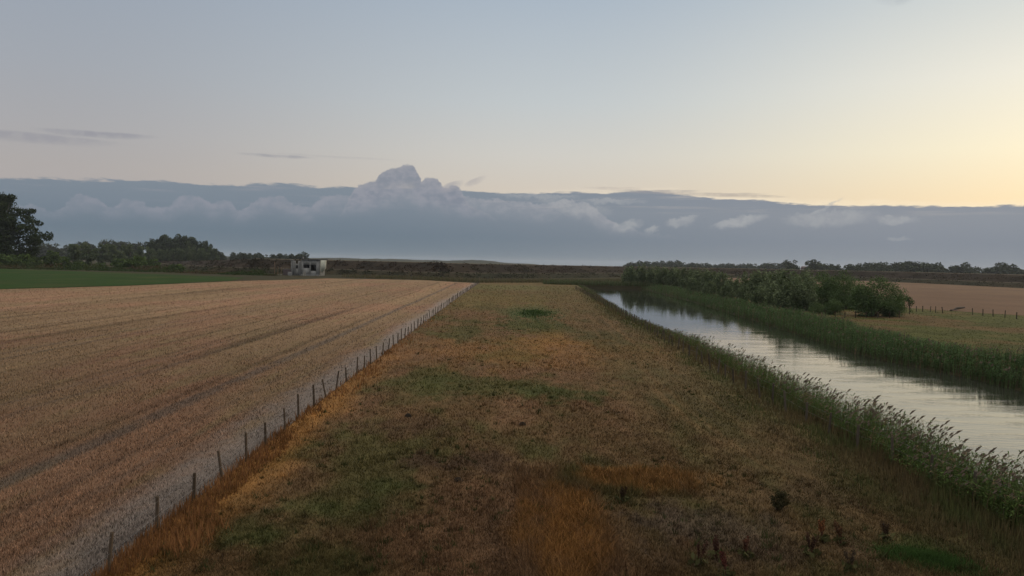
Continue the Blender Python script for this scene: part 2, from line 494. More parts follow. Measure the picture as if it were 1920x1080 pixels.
def stub_tint(x, y):
    u = row_u(x, y) - U0
    n1 = fbm(x * 0.12, y * 0.05, 11); n2 = fbm(u * 1.3, y * 0.12, 12); n3 = fbm(x * 2.5, y * 1.4, 13)
    c = np.tile(np.array((0.195, 0.126, 0.070)), (len(x), 1))
    c = lerp(c, (0.212, 0.118, 0.070), sm(n1, 0.42, 0.62) * .8)
    c = lerp(c, (0.185, 0.130, 0.066), sm(n2, 0.55, 0.75) * .7)
    fd = XF(y) - x
    c = lerp(c, (0.205, 0.168, 0.138), 0.95 * (1 - sm(fd + 1.6 * (n2 - .5) + 1.2 * (n3 - .5), .9, 2.9)))
    for uu, wd, k in ((-6.1, 0.45, 1.0), (-2.9, 0.15, .5), (-4.0, 0.15, .4), (-12.2, 0.2, .6), (-13.9, 0.2, .5), (-24, .25, .6), (-25.7, .25, .6), (-36, .3, .5), (-37.8, .3, .5), (-52, .4, .4)):
        d = np.abs(u - uu + 0.5 * (n1 - .5))
        c = lerp(c, (0.092, 0.072, 0.056), k * .75 * (1 - sm(d, wd * 0.5, wd * 1.3)) * sm(n3 + .25, .35, .75))
    ln = vnoise(u * 1.7 + .35 * fbm(x * .05, y * .03, 15), y * .012, 14); ln2 = vnoise(u * .37, y * .006, 16)
    c = c * (1 - .34 * sm(ln, .66, .9) + .12 * sm(ln, .35, .1))[:, None] * (.9 + .24 * ln2)[:, None]
    return c * np.array((1.04, 1.08, 1.16)) * (0.80 + 0.4 * n3)[:, None]


def sheet(name, ys, xa, xb, nu, mat, tintf, z, label, pow=1.0):
    """a field laid as a grid between the edges x = xa(y) and x = xb(y)"""
    ys = np.asarray(ys, float); t = np.linspace(0, 1, nu) ** pow
    A = xa(ys)[:, None]; B = xb(ys)[:, None]
    X = (A + (B - A) * t[None, :]).ravel(); Y = np.repeat(ys, nu)
    Z = np.full_like(X, z) + 0.05 * (fbm(X * .3, Y * .3, 40) - .5) * (Y < 400)
    nv = len(ys)
    i = np.arange(nv - 1)[:, None] * nu + np.arange(nu - 1)[None, :]
    i = i.ravel()
    F = np.stack([i, i + 1, i + nu + 1, i + nu], 1)
    a = X[i + 1] - X[i]
    if np.nanmean(a) < 0:
        F = F[:, ::-1]
    o = npmesh(name, np.stack([X, Y, Z], 1), F, mat, tintf(X, Y), smooth=True)
    return tag(o, label, 'field', kind='structure')


# ------------------------------------------------------------------ ground with the river bed cut into it
def build_ground():
    ys = np.concatenate([[-300, -80, -30], np.arange(0, YEND - 1, 3.0), [YEND - 0.5, YEND + 3, YEND + 6, YEND + 15, 320, 360, 420, 500, 650, 900, 1500, 3000, 9000]])
    V = []; C = []
    for y in ys:
        yy = min(y, YEND)
        l = float(XL(yy)); r = float(XR(yy)); k = 0.0 if y > YEND + 1 else 1.0
        cols = [(-9000, 0), (-2500, 0), (-800, 0), (-300, 0), (-150, 0), (-70, 0), (-30, 0), (l - 9, 0), (l - 4.5, 0), (l - 2.6, 0), (l - 1.2, -.45 * k), (l, ZW * k - .02 * k),
                (l + 1.5, -2.0 * k), ((l + r) / 2, -2.4 * k), (r - 1.5, -2.0 * k), (r, ZW * k - .02 * k), (r + 1.4, -.4 * k), (r + 2.8, 0), (r + 6, 0), (r + 14, 0), (r + 40, 0),
                (r + 120, 0), (r + 300, 0), (900, 0), (2500, 0), (9000, 0)]
        nc = len(cols)
        for x, z in cols:
            V.append((x, y, z))
            C.append((0.040, 0.036, 0.02) if abs(x) < 800 and y < 1400 else (0.06, 0.056, 0.04))
    nv = len(ys)
    i = (np.arange(nv - 1)[:, None] * nc + np.arange(nc - 1)[None, :]).ravel()
    F = np.stack([i, i + 1, i + nc + 1, i + nc], 1)
    o = npmesh('ground', V, F, M['soil'], np.array(C), smooth=False)
    tag(o, 'rough grassland spreading out to the horizon', 'ground', kind='structure')


build_ground()
YG = np.geomspace(6, 296, 330)
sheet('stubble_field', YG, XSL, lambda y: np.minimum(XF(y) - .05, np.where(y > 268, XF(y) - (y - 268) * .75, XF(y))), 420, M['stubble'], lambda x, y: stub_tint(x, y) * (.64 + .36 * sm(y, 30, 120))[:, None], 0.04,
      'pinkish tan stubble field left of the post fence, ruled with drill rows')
sheet('grass_strip', np.geomspace(6, 300, 330), XF, lambda y: XL(y) - 2.7, 150, M['soil'], grass_tint, 0.05,
      'mown strip of brown and green grass between the post fence and the river')


def green_tint(x, y):
    n = fbm(x * .08, y * .05, 50); m_ = fbm(x * .5, y * .2, 51)
    return lerp(np.tile(np.array((0.020, 0.044, 0.008)), (len(x), 1)), (0.034, 0.046, 0.012), sm(n, .4, .65)) * (.7 + .6 * m_)[:, None]


sheet('crop_field', np.linspace(120, 355, 90), XGR, lambda y: XGR(y) * 0 - 420, 90, M['soil'], green_tint, 0.06,
      'flat field of low green crop below the big tree at the left')


def meadow_tint(x, y):
    n = fbm(x * .10, y * .10, 60); m_ = fbm(x * .5, y * .45, 61)
    c = lerp(np.tile(np.array((0.058, 0.062, 0.02)), (len(x), 1)), (0.085, 0.058, 0.028), sm(n + .3 * (m_ - .5), .42, .62))
    return c * (.6 + .8 * m_)[:, None]


XMF = lambda y: np.interp(y, [60, P(1915, 599).y, P(1800, 588).y, P(1720, 581).y, P(1600, 590).y + 40], [140, P(1915, 599).x, P(1800, 588).x, P(1720, 581).x, P(1720, 581).x - 15])
sheet('meadow', np.linspace(45, 190, 120), lambda y: XR(y) + 2.9, lambda y: np.interp(y, [40, 125, 140, 165, 190], [150, 92, 82, 70, 62]), 90, M['soil'], meadow_tint, 0.05,
      'olive green pasture beyond the river, in front of the far stubble')


def farstub_tint(x, y):
    n = fbm(x * .03, y * .03, 70); m_ = fbm(x * .3, y * .1, 71)
    return lerp(np.tile(np.array((0.112, 0.071, 0.047)), (len(x), 1)), (0.128, 0.083, 0.053), sm(n, .4, .6)) * (.85 + .3 * m_)[:, None]


sheet('far_stubble_field', np.linspace(118, 560, 100), lambda y: np.interp(y, [118, 135, 150, 300, 560], [100, 84, 76, 86, 120]),
      lambda y: np.interp(y, [118, 380, 385, 560], [420, 420, 380, 262]), 60, M['stubble'], farstub_tint, 0.03,
      'pale stubble field behind the willow thicket at the right')

# ------------------------------------------------------------------ river
def build_river():
    ys = np.concatenate([[-80, -30], np.arange(0, YEND, 4.0), [YEND + 1]])
    V = []
    for y in ys:
        l = float(XL(min(y, YEND))); r = float(XR(min(y, YEND)))
        V += [(l - .1, y, ZW), ((l + r) / 2, y, ZW), (r + .1, y, ZW)]
    i = (np.arange(len(ys) - 1)[:, None] * 3 + np.arange(2)[None, :]).ravel()
    m = bpy.data.materials.new('river_water'); m.use_nodes = True
    n = NT(m.node_tree); b = n.n['Principled BSDF']
    b.inputs['Base Color'].default_value = (0.030, 0.032, 0.024, 1)
    b.inputs['Roughness'].default_value = 0.02
    b.inputs['IOR'].default_value = 1.4
    b.inputs['Specular IOR Level'].default_value = 0.6
    geo = n.new('ShaderNodeNewGeometry')
    mp = n.new('ShaderNodeMapping'); n.l.new(geo.outputs['Position'], mp.inputs[0]); mp.inputs['Rotation'].default_value = (0, 0, R(18)); mp.inputs['Scale'].default_value = (0.8, 2.2, 1)
    n1 = n.noise(mp.outputs[0], 1.6, 4, 0.55, .4); n2 = n.noise(mp.outputs[0], .28, 3, .5)
    sp = n.new('ShaderNodeSeparateXYZ'); n.l.new(geo.outputs['Position'], sp.inputs[0])
    n1 = n.m('MULTIPLY', n1, n.m('ADD', .22, n.m('MULTIPLY', n.step(sp.outputs[1], 120.0, 45.0), .78)))
    hgt = n.m('MULTIPLY', n1, n.m('ADD', .12, n.m('MULTIPLY', n.step(n2, .35, .65), .6)))
    bp = n.new('ShaderNodeBump'); bp.inputs['Strength'].default_value = 1.0; bp.inputs['Distance'].default_value = 0.022
    n.l.new(hgt, bp.inputs['Height']); n.l.new(bp.outputs[0], b.inputs['Normal'])
    o = npmesh('river', V, np.stack([i, i + 1, i + 4, i + 3], 1), m, smooth=True)
    tag(o, 'smooth river reflecting the pale sky between reed banks', 'river', kind='structure')


build_river()

# ------------------------------------------------------------------ dyke, dunes, sea
DK = [(215, 489.5, 0.6), (255, 492.5, 1.6), (300, 499, 4.0), (345, 507, 5.8), (400, 512, 6.6), (520, 513, 6.6), (620, 513.5, 6.6), (760, 522, 6.5), (900, 524, 6.45), (1050, 522, 6.3), (1160, 519.5, 6.25), (1300, 519.5, 6.3),
      (1500, 523, 6.7), (1670, 527.5, 6.6), (1920, 541, 6.5), (2150, 552, 6.5)]


def build_dyke():
    foot = [P(a, b) for a, b, c in DK]; crest = [c for a, b, c in DK]
    n = 420
    t = np.linspace(0, len(DK) - 1, n)
    fx = np.interp(t, range(len(DK)), [p.x for p in foot]); fy = np.interp(t, range(len(DK)), [p.y for p in foot])
    k = np.hanning(91); k /= k.sum()
    pad = lambda a: np.convolve(np.pad(a, 45, mode='reflect', reflect_type='odd'), k, 'valid')
    fx = pad(fx); fy = pad(fy); cz = pad(np.interp(t, range(len(DK)), crest))
    dx = np.gradient(fx); dy = np.gradient(fy); L = np.hypot(dx, dy); nx = -dy / L; ny = dx / L
    prof_ = [(-1, -.2), (0, .05), (3, .7), (6, 1.7), (8, 2.25), (11, 2.4), (12.5, 2.5), (15, 3.6), (18, 4.9), (20, 5.7), (22, 6.3), (23.5, 6.6), (26, 6.7), (28.5, 6.6), (33, 4.9), (42, 1.5), (48, -.2)]
    V = []; C = []
    for j in range(n):
        for q, (o_, z) in enumerate(prof_):
            jit = (random.random() - .5) * .5 if 2 < q < 11 else 0
            V.append((fx[j] + nx[j] * o_, fy[j] + ny[j] * o_, z * cz[j] / 6.6 + (jit * .3)))
            nn = vnoise(np.array([j * .23]), np.array([q * .45]), 77)[0]
            if q in (5,): c = (0.095, 0.076, 0.056)
            elif q in (11, 12): c = (0.095, 0.080, 0.056)
            elif q < 5: c = (0.018 + .020 * nn, 0.020 + .010 * nn, 0.011 + .006 * nn)
            else: c = (0.017 + .020 * nn, 0.0145 + .013 * nn, 0.011 + .008 * nn)
            C.append(c)
    m_ = len(prof_)
    i = (np.arange(n - 1)[:, None] * m_ + np.arange(m_ - 1)[None, :]).ravel()
    o = npmesh('dyke', V, np.stack([i, i + m_, i + m_ + 1, i + 1], 1), M['dyke'], np.array(C), smooth=True)
    tag(o, 'long dark brown dyke closing off the fields', 'dyke', kind='structure')
    return fx, fy, nx, ny, cz / 6.6, [a for a, b in prof_], [b for a, b in prof_]


DYKE = build_dyke()


def build_dunes():
    tops = [(-80, 470), (100, 474), (300, 478), (470, 481), (560, 482.5), (600, 483.5), (640, 483.5), (700, 485), (760, 486), (800, 487.5), (850, 488), (885, 487), (920, 489.5), (945, 492), (980, 493.5), (1010, 496)]
    Y0 = 1700.0; V = []; C = []
    pxs = np.linspace(-80, 1010, 220)
    hs = np.interp(pxs, [a for a, b in tops], [b for a, b in tops])
    for j, (px, py) in enumerate(zip(pxs, hs)):
        d = pix_ray(px, py); t = Y0 / d.y
        zt = max(H + d.z * t, 1.0) + 2.4 * (fbm(np.array([j * .4]), np.array([0.]), 88)[0] - .5)
        x = d.x * t
        for (dy_, zz) in ((-170, 0), (-90, zt * .35), (-40, zt * .8), (0, zt), (60, zt * .85), (160, 0)):
            V.append((x, Y0 + dy_ + 30 * math.sin(j * .21), zz - .3)); C.append((0.055, 0.058, 0.045))
    i = (np.arange(219)[:, None] * 6 + np.arange(5)[None, :]).ravel()
    o = npmesh('dunes', V, np.stack([i, i + 6, i + 7, i + 1], 1), M['dune'], np.array(C), smooth=True)
    tag(o, 'low hazy dunes along the horizon', 'dunes', kind='structure')
    a = npmesh('sea', [(-300, 1950, .05), (2600, 1950, .05), (2600, 8900, .05), (-300, 8900, .05)], [(0, 1, 2, 3)], bpy.data.materials['river_water'])
    tag(a, 'thin pale line of sea at the horizon', 'sea', kind='structure')


build_dunes()

# ------------------------------------------------------------------ blades, leaves, reeds
def blades(X, Y, Z, h, wd, tint, lean=0.35, r=rng):
    """one thin triangle per blade"""
    n = len(X); a = r.uniform(0, 2 * np.pi, n); la = r.uniform(0, 2 * np.pi, n); l = h * r.uniform(0, lean, n)
    cx = np.cos(a) * wd / 2; cy = np.sin(a) * wd / 2
    V = np.empty((n, 3, 3))
    V[:, 0] = np.stack([X - cx, Y - cy, Z], 1); V[:, 1] = np.stack([X + cx, Y + cy, Z], 1)
    V[:, 2] = np.stack([X + np.cos(la) * l, Y + np.sin(la) * l, Z + h], 1)
    return V.reshape(-1, 3), np.arange(3 * n).reshape(n, 3), np.repeat(tint, 3, axis=0)


def wedge(n, d0, d1, amax=40.0, power=1.0, r=rng):
    """points in a wide wedge before the viewpoint, thinning out with distance"""
    u = r.uniform(0, 1, n)
    d = 1.0 / (1 / d0 + (1 / d1 - 1 / d0) * u) if power == 1 else d0 * (d1 / d0) ** u
    a = np.radians(r.uniform(-amax, amax, n))
    return d * np.tan(a), d, d


def grass():
    x, y, d = wedge(640000, 14, 250)
    k = (x > XF(y) + .05) & (x < XL(y) - 2.2)
    x, y, d = x[k], y[k], d[k]
    c = grass_tint(x, y) * rng.choice((.55, .85, 1.1, 1.6), len(x))[:, None]
    h = rng.uniform(.03, .10, len(x)) * (1 + d / 110) * (.6 + .9 * fbm(x * 1.6, y * .9, 95))
    pt = P(1060, 1000)
    ty = ((np.abs(x - pt.x) < P(1140, 1000).x - pt.x + .1) & (y < P(1000, 880).y)) | ((x > P(960, 890).x) & (x < P(1290, 890).x) & (y > P(960, 930).y) & (y < P(960, 880).y))
    h = np.where(ty & (x > P(958, 1000).x), h * 2.4, h)
    V, F, T = blades(x, y, np.full_like(x, .03), h, .015 + .0008 * d, c, 1.3)
    tag(npmesh('grass', V, F, M['grass'], T), 'short dry and green grass on the mown strip', 'grass', kind='stuff')
    # rank grass under the left fence
    x, y, d = wedge(400000, 14, 150)
    fd = x - XF(y)
    k = (fd > -.15) & (fd < 2.3) & (rng.uniform(0, 1, len(x)) < (1 - fd / 2.4)) & (fbm(x * .9, y * .30, 91) + .22 * (1 - fd / 1.2) > .50)
    x, y, d = x[k], y[k], d[k]
    c = lerp(np.tile(np.array((0.17, 0.080, 0.034)), (len(x), 1)), (0.24, 0.122, 0.050), rng.uniform(0, 1, len(x))) * rng.uniform(.5, 1.3, len(x))[:, None] * (.45 + 1.0 * fbm(x * 1.1, y * .5, 93))[:, None]
    V, F, T = blades(x, y, np.full_like(x, .02), rng.uniform(.06, .36, len(x)) * (.5 + fbm(x * 1.4, y * .7, 92)) * (1.0 - .4 * sm(y, 40, 120)), .014 + .0012 * d, c, .5)
    tag(npmesh('rank_grass', V, F, M['grass'], T), 'rusty orange uncut grass along the foot of the post fence', 'grass', kind='stuff')


def stubble():
    x, y, d = wedge(760000, 14, 270)
    u = row_u(x, y); p = .33
    u2 = (np.round(u / p) * p) + rng.normal(0, .075, len(u)) * (1 + d / 60)
    x = x + (u2 - u) / math.cos(ROWA)
    k = (x < XF(y) - .25) & (x > XSL(y))
    fd = XF(y) - x
    k &= ~((fd < 1.8) & (rng.uniform(0, 1, len(x)) < .35))
    x, y, d = x[k], y[k], d[k]
    c = stub_tint(x, y) * rng.choice((.35, .75, 1.15, 1.75), len(x))[:, None]
    V, F, T = blades(x, y, np.full_like(x, .02), rng.uniform(.05, .12, len(x)) * (1 + d / 300), .013 + .00065 * d, c, .8)
    tag(npmesh('stubble', V, F, M['straw'], T), 'cut straw stalks standing in rows on the left field', 'stubble', kind='stuff')


def meadow_grass():
    x, y, d = wedge(260000, 40, 200)
    k = (x > XR(y) + 3) & (x < np.interp(y, [40, 125, 140, 165, 190], [150, 92, 82, 70, 62]))
    x, y, d = x[k], y[k], d[k]
    V, F, T = blades(x, y, np.full_like(x, .02), rng.uniform(.04, .14, len(x)), .02 + .0008 * d, meadow_tint(x, y) * rng.uniform(.7, 1.3, len(x))[:, None], .8)
    tag(npmesh('meadow_grass', V, F, M['grass'], T), 'tussocky grass on the pasture beyond the river', 'grass', kind='stuff')


def tussocks():
    nt = 2200
    x, y, d = wedge(nt * 4, 15, 95)
    k = (x > XF(y) + .3) & (x < XL(y) - 3.2) & (fbm(x * .45, y * .25, 141) > .47)
    x, y, d = x[k][:nt], y[k][:nt], d[k][:nt]; nt = len(x)
    nb = 16
    s_ = rng.uniform(.5, 1.3, nt) * (.6 + .8 * fbm(x * .3, y * .2, 142))
    X = np.repeat(x, nb) + rng.normal(0, .055, nt * nb) * np.repeat(s_, nb); Y = np.repeat(y, nb) + rng.normal(0, .055, nt * nb) * np.repeat(s_, nb)
    c = grass_tint(x, y) * rng.choice((.6, .8, 1.2, 1.6), nt)[:, None]
    gr = rng.uniform(0, 1, nt) < .3
    c[gr] = np.array((.045, .052, .02)) * rng.uniform(.5, 1.2, gr.sum())[:, None]
    c = np.repeat(c, nb, 0) * rng.uniform(.7, 1.3, nt * nb)[:, None]
    V, F, T = blades(X, Y, np.full(nt * nb, .03), rng.uniform(.07, .22, nt * nb) * np.repeat(s_, nb), .014 + .0007 * np.repeat(d, nb), c, 1.0)
    tag(npmesh('tussocks', V, F, M['grass'], T), 'scattered tussocks of straw and dull green grass on the mown strip', 'grass', kind='stuff')


grass(); tussocks(); stubble(); meadow_grass()


def reeds(name, x, y, z0, hgt, label, dens_leaf=6, wide=1.0, cols=((0.028, 0.052, 0.014), (0.068, 0.102, 0.028)), plume=0.17, wind=(0.6, 0.0), dead=0.12):
    """reed stems with drooping leaves and feathery heads, all of one bed in one mesh"""
    n = len(x); Vs, Fs, Ts = [], [], []; off = 0
    base = np.stack([x, y, z0], 1)
    la = rng.uniform(0, 2 * np.pi, n); lm = rng.uniform(.02, .16, n)
    tipv = np.stack([np.cos(la) * lm * hgt + wind[0] * .16 * hgt, np.sin(la) * lm * hgt + wind[1] * .16 * hgt, hgt], 1)
    c0 = lerp(np.tile(np.array(cols[0]), (n, 1)), cols[1], rng.uniform(0, 1, n)) * rng.uniform(.7, 1.3, n)[:, None]
    isd = rng.uniform(0, 1, n) < dead
    c0[isd] = np.array((0.13, 0.095, 0.055)) * rng.uniform(.7, 1.2, isd.sum())[:, None]
    # stems
    a = rng.uniform(0, np.pi, n); sw = .012 * wide
    ex = np.stack([np.cos(a) * sw, np.sin(a) * sw, 0 * a], 1)
    V = np.stack([base - ex, base + ex, base + tipv], 1).reshape(-1, 3)
    Vs.append(V); Fs.append(np.arange(3 * n).reshape(n, 3)); Ts.append(np.repeat(c0 * .9 + np.array((.02, .015, .008)), 3, 0)); off += 3 * n
    # leaves: two triangles each, rising then drooping
    for q in range(dens_leaf):
        t = rng.uniform(.22, .97, n)
        p0 = base + tipv * t[:, None]
        b = rng.uniform(0, 2 * np.pi, n); L = rng.uniform(.25, .52, n) * np.clip(hgt / 2, .6, 1.3) * (1.15 - .4 * t)
        dirn = np.stack([np.cos(b) + wind[0], np.sin(b) + wind[1], np.zeros(n)], 1)
        dirn /= np.linalg.norm(dirn, axis=1)[:, None] + 1e-6
        side = np.stack([-dirn[:, 1], dirn[:, 0], np.zeros(n)], 1) * (.018 * wide)
        up = rng.uniform(.25, .9, n)
        pm = p0 + dirn * (L * .55)[:, None] + np.array((0, 0, 1)) * (L * .5 * up)[:, None]
        pt = p0 + dirn * L[:, None] + np.array((0, 0, 1)) * (L * (up * .5 - .12))[:, None]
        V = np.stack([p0, pm - side, pm + side, pt], 1).reshape(-1, 3)
        i = np.arange(n) * 4 + off
        Fs.append(np.concatenate([np.stack([i, i + 1, i + 2], 1), np.stack([i + 1, i + 3, i + 2], 1)]))
        Vs.append(V); Ts.append(np.repeat(c0 * rng.uniform(.75, 1.25, n)[:, None], 4, 0)); off += 4 * n
    # heads
    k = rng.uniform(0, 1, n) < plume
    m_ = int(k.sum())
    if m_:
        p0 = (base + tipv * .95)[k]; L = rng.uniform(.22, .42, m_) * np.clip(hgt[k] / 2, .6, 1.2)
        b = rng.uniform(-.5, .5, m_) + math.atan2(wind[1], wind[0])
        dirn = np.stack([np.cos(b) * .75, np.sin(b) * .75, np.full(m_, .75)], 1)
        for dz in (0, 1):
            s_ = np.stack([-np.sin(b), np.cos(b), np.zeros(m_)], 1) if dz else np.tile(np.array((0, 0, 1.)), (m_, 1))
            s_ = s_ * (.042 * wide)
            pm = p0 + dirn * (L * .45)[:, None]; pt = p0 + dirn * L[:, None] - np.array((0, 0, 1)) * (L * .18)[:, None]
            V = np.stack([p0, pm - s_, pm + s_, pt], 1).reshape(-1, 3); i = np.arange(m_) * 4 + off
            Fs.append(np.concatenate([np.stack([i, i + 1, i + 2], 1), np.stack([i + 1, i + 3, i + 2], 1)]))
            Vs.append(V); Ts.append(np.repeat(np.tile(np.array((0.125, 0.098, 0.075)), (m_, 1)) * rng.uniform(.7, 1.4, m_)[:, None], 4, 0)); off += 4 * m_
    return tag(npmesh(name, np.concatenate(Vs), np.concatenate(Fs), M['reed'], np.concatenate(Ts)), label, 'reeds', kind='stuff')


def reed_beds():
    # near bank
    n = 15000
    y = 1 / rng.uniform(1 / 220, 1 / 16, n)
    y = np.where(rng.uniform(0, 1, n) < .45, rng.uniform(40, YEND, n), y)
    o = rng.beta(1.6, 1.6, n) * 3.3 - .15
    x = XL(y) + .5 - o
    clump = fbm(y * .22, o * .5, 101)
    z = np.interp(o, [0, .5, 1.7, 3.1], [ZW, ZW, -.45, 0.0])
    h = (0.75 + 2.1 * clump) * rng.uniform(.6, 1.1, n) * np.interp(y, [18, 34, 50, 74, 92, 150, 270], [1.0, .95, .78, .70, .30, .24, .35])
    h = h * np.interp(o, [0, 1.8, 3.1], [1.0, 1.0, .6])
    reeds('reed_bed', x, y, z, h, 'tall green reeds with drooping heads along the near river bank', 6, 1.25)
    # dead and grassy skirt in front of the reeds
    n = 26000
    y = 1 / rng.uniform(1 / 230, 1 / 15, n)
    o = 1.9 + 4.6 * rng.uniform(0, 1, n) ** 1.6 + .3 * rng.normal(size=n)
    x = XL(y) + .5 - o
    c = lerp(np.tile(np.array((0.10, 0.075, 0.038)), (n, 1)), (0.07, 0.078, 0.03), sm(fbm(x * .7, y * .3, 103), .4, .6)) * rng.uniform(.6, 1.4, n)[:, None]
    V, F, T = blades(x, y, np.interp(o, [1.7, 3.1], [-.45, 0.0]), rng.uniform(.3, .95, n) * np.interp(o, [2, 4.3, 6.5], [1, .4, .12]) * (.5 + fbm(y * .4, o * .4, 111)), .02 + .0010 * y, c, .35)
    tag(npmesh('bank_grass', V, F, M['grass'], T), 'brownish tall grass and dead stems in front of the near reeds', 'grass', kind='stuff')
    # far bank
    n = 15000
    y = np.where(rng.uniform(0, 1, n) < .55, rng.uniform(36, YEND, n), 1 / rng.uniform(1 / 200, 1 / 36, n))
    wd = np.interp(y, [40, 65, 100, 150, 270], [8.5, 6.5, 6.8, 6.2, 8])
    o = rng.uniform(0, 1, n) ** 1.0 * wd
    x = XR(y) - .3 + o
    z = np.interp(o, [0, .6, 1.7, 3.0], [ZW, ZW, -.4, 0.0])
    h = (.65 + 1.5 * fbm(y * .16, o * .45, 105)) * rng.uniform(.7, 1.1, n) * np.interp(o / wd, [0, .7, 1], [1, .9, .45])
    reeds('reed_bed', x, y, z, h, 'dense dark reeds and sedge along the far river bank', 6, 2.6, ((0.034, 0.066, 0.026), (0.072, 0.118, 0.044)), .06, (.4, 0), .05)
    # ditch at the foot of the dyke
    t = rng.uniform(0, 1, 7000) ** .8; px = 640 + t * 560
    q = np.array([P(a, np.interp(a, [640, 760, 900, 1000, 1200], [520, 523.5, 530, 530, 528])) for a in np.linspace(640, 1200, 40)])
    bx = np.interp(px, np.linspace(640, 1200, 40), q[:, 0]); by = np.interp(px, np.linspace(640, 1200, 40), q[:, 1])
    y = by + rng.uniform(-4, 22, 7000); x = bx * y / by
    reeds('ditch_reeds', x, y, np.zeros(7000), rng.uniform(.7, 1.5, 7000), 'dark low reeds in the ditch at the foot of the dyke', 4, 6.0, ((0.055, 0.062, 0.030), (0.085, 0.085, 0.04)), .05, (.3, 0), .25)
    n = 5000
    y = rng.uniform(YEND - 1, YEND + 14, n); x = rng.uniform(float(XL(YEND)) - 14, float(XR(YEND)) + 22, n)
    reeds('reed_bed', x, y, np.zeros(n), rng.uniform(.9, 1.9, n), 'dark reeds closing the far end of the river', 4, 5.0, ((0.045, 0.07, 0.03), (0.075, 0.10, 0.042)), .05, (.3, 0), .1)


reed_beds()


def leafcloud(C, size, tint, r, flat=0.0):
    """a small four-sided leaf spray at each point"""
    n = len(C)
    u = r.normal(size=(n, 3)); u[:, 2] *= (1 - flat * .6); u /= np.linalg.norm(u, axis=1)[:, None]
    t = r.normal(size=(n, 3)); v = np.cross(u, t); v /= np.linalg.norm(v, axis=1)[:, None] + 1e-9
    s = (size * r.uniform(.6, 1.35, n))[:, None]
    V = np.stack([C - u * s, C - v * s * .55, C + u * s, C + v * s * .55], 1).reshape(-1, 3)
    return V, np.arange(4 * n).reshape(n, 4), np.repeat(tint, 4, 0)


def tube(pts, rad, sides=7):
    V, F = [], []
    pts = [Vector(p) for p in pts]
    for k, p in enumerate(pts):
        d = (pts[min(k + 1, len(pts) - 1)] - pts[max(k - 1, 0)]).normalized()
        a = d.orthogonal().normalized(); b = d.cross(a)
        for s in range(sides):
            an = 2 * math.pi * s / sides
            V.append(p + (a * math.cos(an) + b * math.sin(an)) * rad[k])
    for k in range(len(pts) - 1):
        for s in range(sides):
            F.append((k * sides + s, k * sides + (s + 1) % sides, (k + 1) * sides + (s + 1) % sides, (k + 1) * sides + s))
    return V, F


def tubes(name, specs, mat, col, parent):
    Vs, Fs = [], []; o = 0
    for pts, rad in specs:
        V, F = tube(pts, rad)
        Vs += [tuple(v) for v in V]; Fs += [tuple(i + o for i in f) for f in F]; o += len(V)
    return npmesh(name, Vs, Fs, mat, np.tile(np.array(col), (len(Vs), 1)), parent, smooth=True)


def crown_tree(name, height, width, seed, nleaf, lsize, col_a, col_b, trunk_h=0.25, shape='round', clumps=26, trunk_col=(0.06, 0.05, 0.04), centres=None, gap=0.12, trunk_name='trunk', aspect=(1, 1, .72)):
    """trunk with limbs plus a crown of leaf clumps; built standing at the origin"""
    r = np.random.default_rng(seed)
    root = empty(name, (0, 0, 0))
    if centres is None:
        cs = []
        while len(cs) < clumps:
            p = r.uniform(-1, 1, 3)
            z01 = (p[2] + 1) / 2
            if shape == 'round': lim = math.sqrt(max(0, 1 - p[2] ** 2)) ** .8
            elif shape == 'dome': lim = math.sqrt(max(0, 1 - z01 ** 2.4)) * (.75 + .25 * min(1, z01 * 4))
            else: lim = (1 - z01 ** 2.2) ** .6 * (.65 + .35 * min(1, z01 * 3))
            if math.hypot(p[0], p[1]) > lim or r.uniform() > .35 + .65 * math.hypot(p[0], p[1]): continue
            z = height * (trunk_h * .75 + (1 - trunk_h * .75) * z01 * .93)
            cs.append((p[0] * width / 2 * .82, p[1] * width / 2 * .82, z, width * r.uniform(.12, .22)))
    else:
        cs = centres
    cs = np.array(cs)
    vol = cs[:, 3] ** 2; pick = r.choice(len(cs), nleaf, p=vol / vol.sum())
    d = r.normal(size=(nleaf, 3)); d /= np.linalg.norm(d, axis=1)[:, None]
    rad = cs[pick, 3] * r.uniform(gap, 1, nleaf) ** .45 * (1 + .25 * r.normal(size=nleaf) * .5)
    C = cs[pick, :3] + d * rad[:, None] * np.array(aspect)
    if centres is None:
        C[:, 2] *= height / np.percentile(C[:, 2], 99.3)
    C[:, 2] = np.clip(C[:, 2], .15, None)
    cc = r.uniform(0, 1, len(cs))
    t = lerp(np.tile(np.array(col_a), (nleaf, 1)), col_b, np.clip(cc[pick] * .7 + r.uniform(0, .4, nleaf), 0, 1)) * r.uniform(.7, 1.3, nleaf)[:, None]
    V, F, T = leafcloud(C, np.full(nleaf, lsize), t, r)
    npmesh('crown', V, F, M['leaf'], T, root)
    specs = []
    tr = max(height * .022, .05)
    top = height * .72
    k = [(0, 0, -.1), (height * .01, 0, top * .33), (-height * .012, height * .008, top * .66), (0, 0, top)]
    if shape == 'bush':
        for a in range(6):
            c = cs[r.integers(len(cs))]
            specs.append(([(math.cos(a) * .15, math.sin(a) * .15, -.1), (c[0] * .45, c[1] * .45, c[2] * .45), (c[0], c[1], c[2])], [tr * .9, tr * .55, tr * .2]))
    else:
        specs.append((k, [tr * 1.25, tr, tr * .7, tr * .25]))
        for c in cs[r.permutation(len(cs))[:10]]:
            z0 = min(top * .85, max(height * trunk_h * .6, c[2] * r.uniform(.45, .7)))
            specs.append(([(0, 0, z0), (c[0] * .5, c[1] * .5, z0 + (c[2] - z0) * .65), (c[0], c[1], c[2])], [tr * .5, tr * .32, tr * .1]))
    tubes(trunk_name, specs, M['bark'], trunk_col, root)
    return root


def at_base(px, py, hide=0.0):
    return P(px, py, 0)


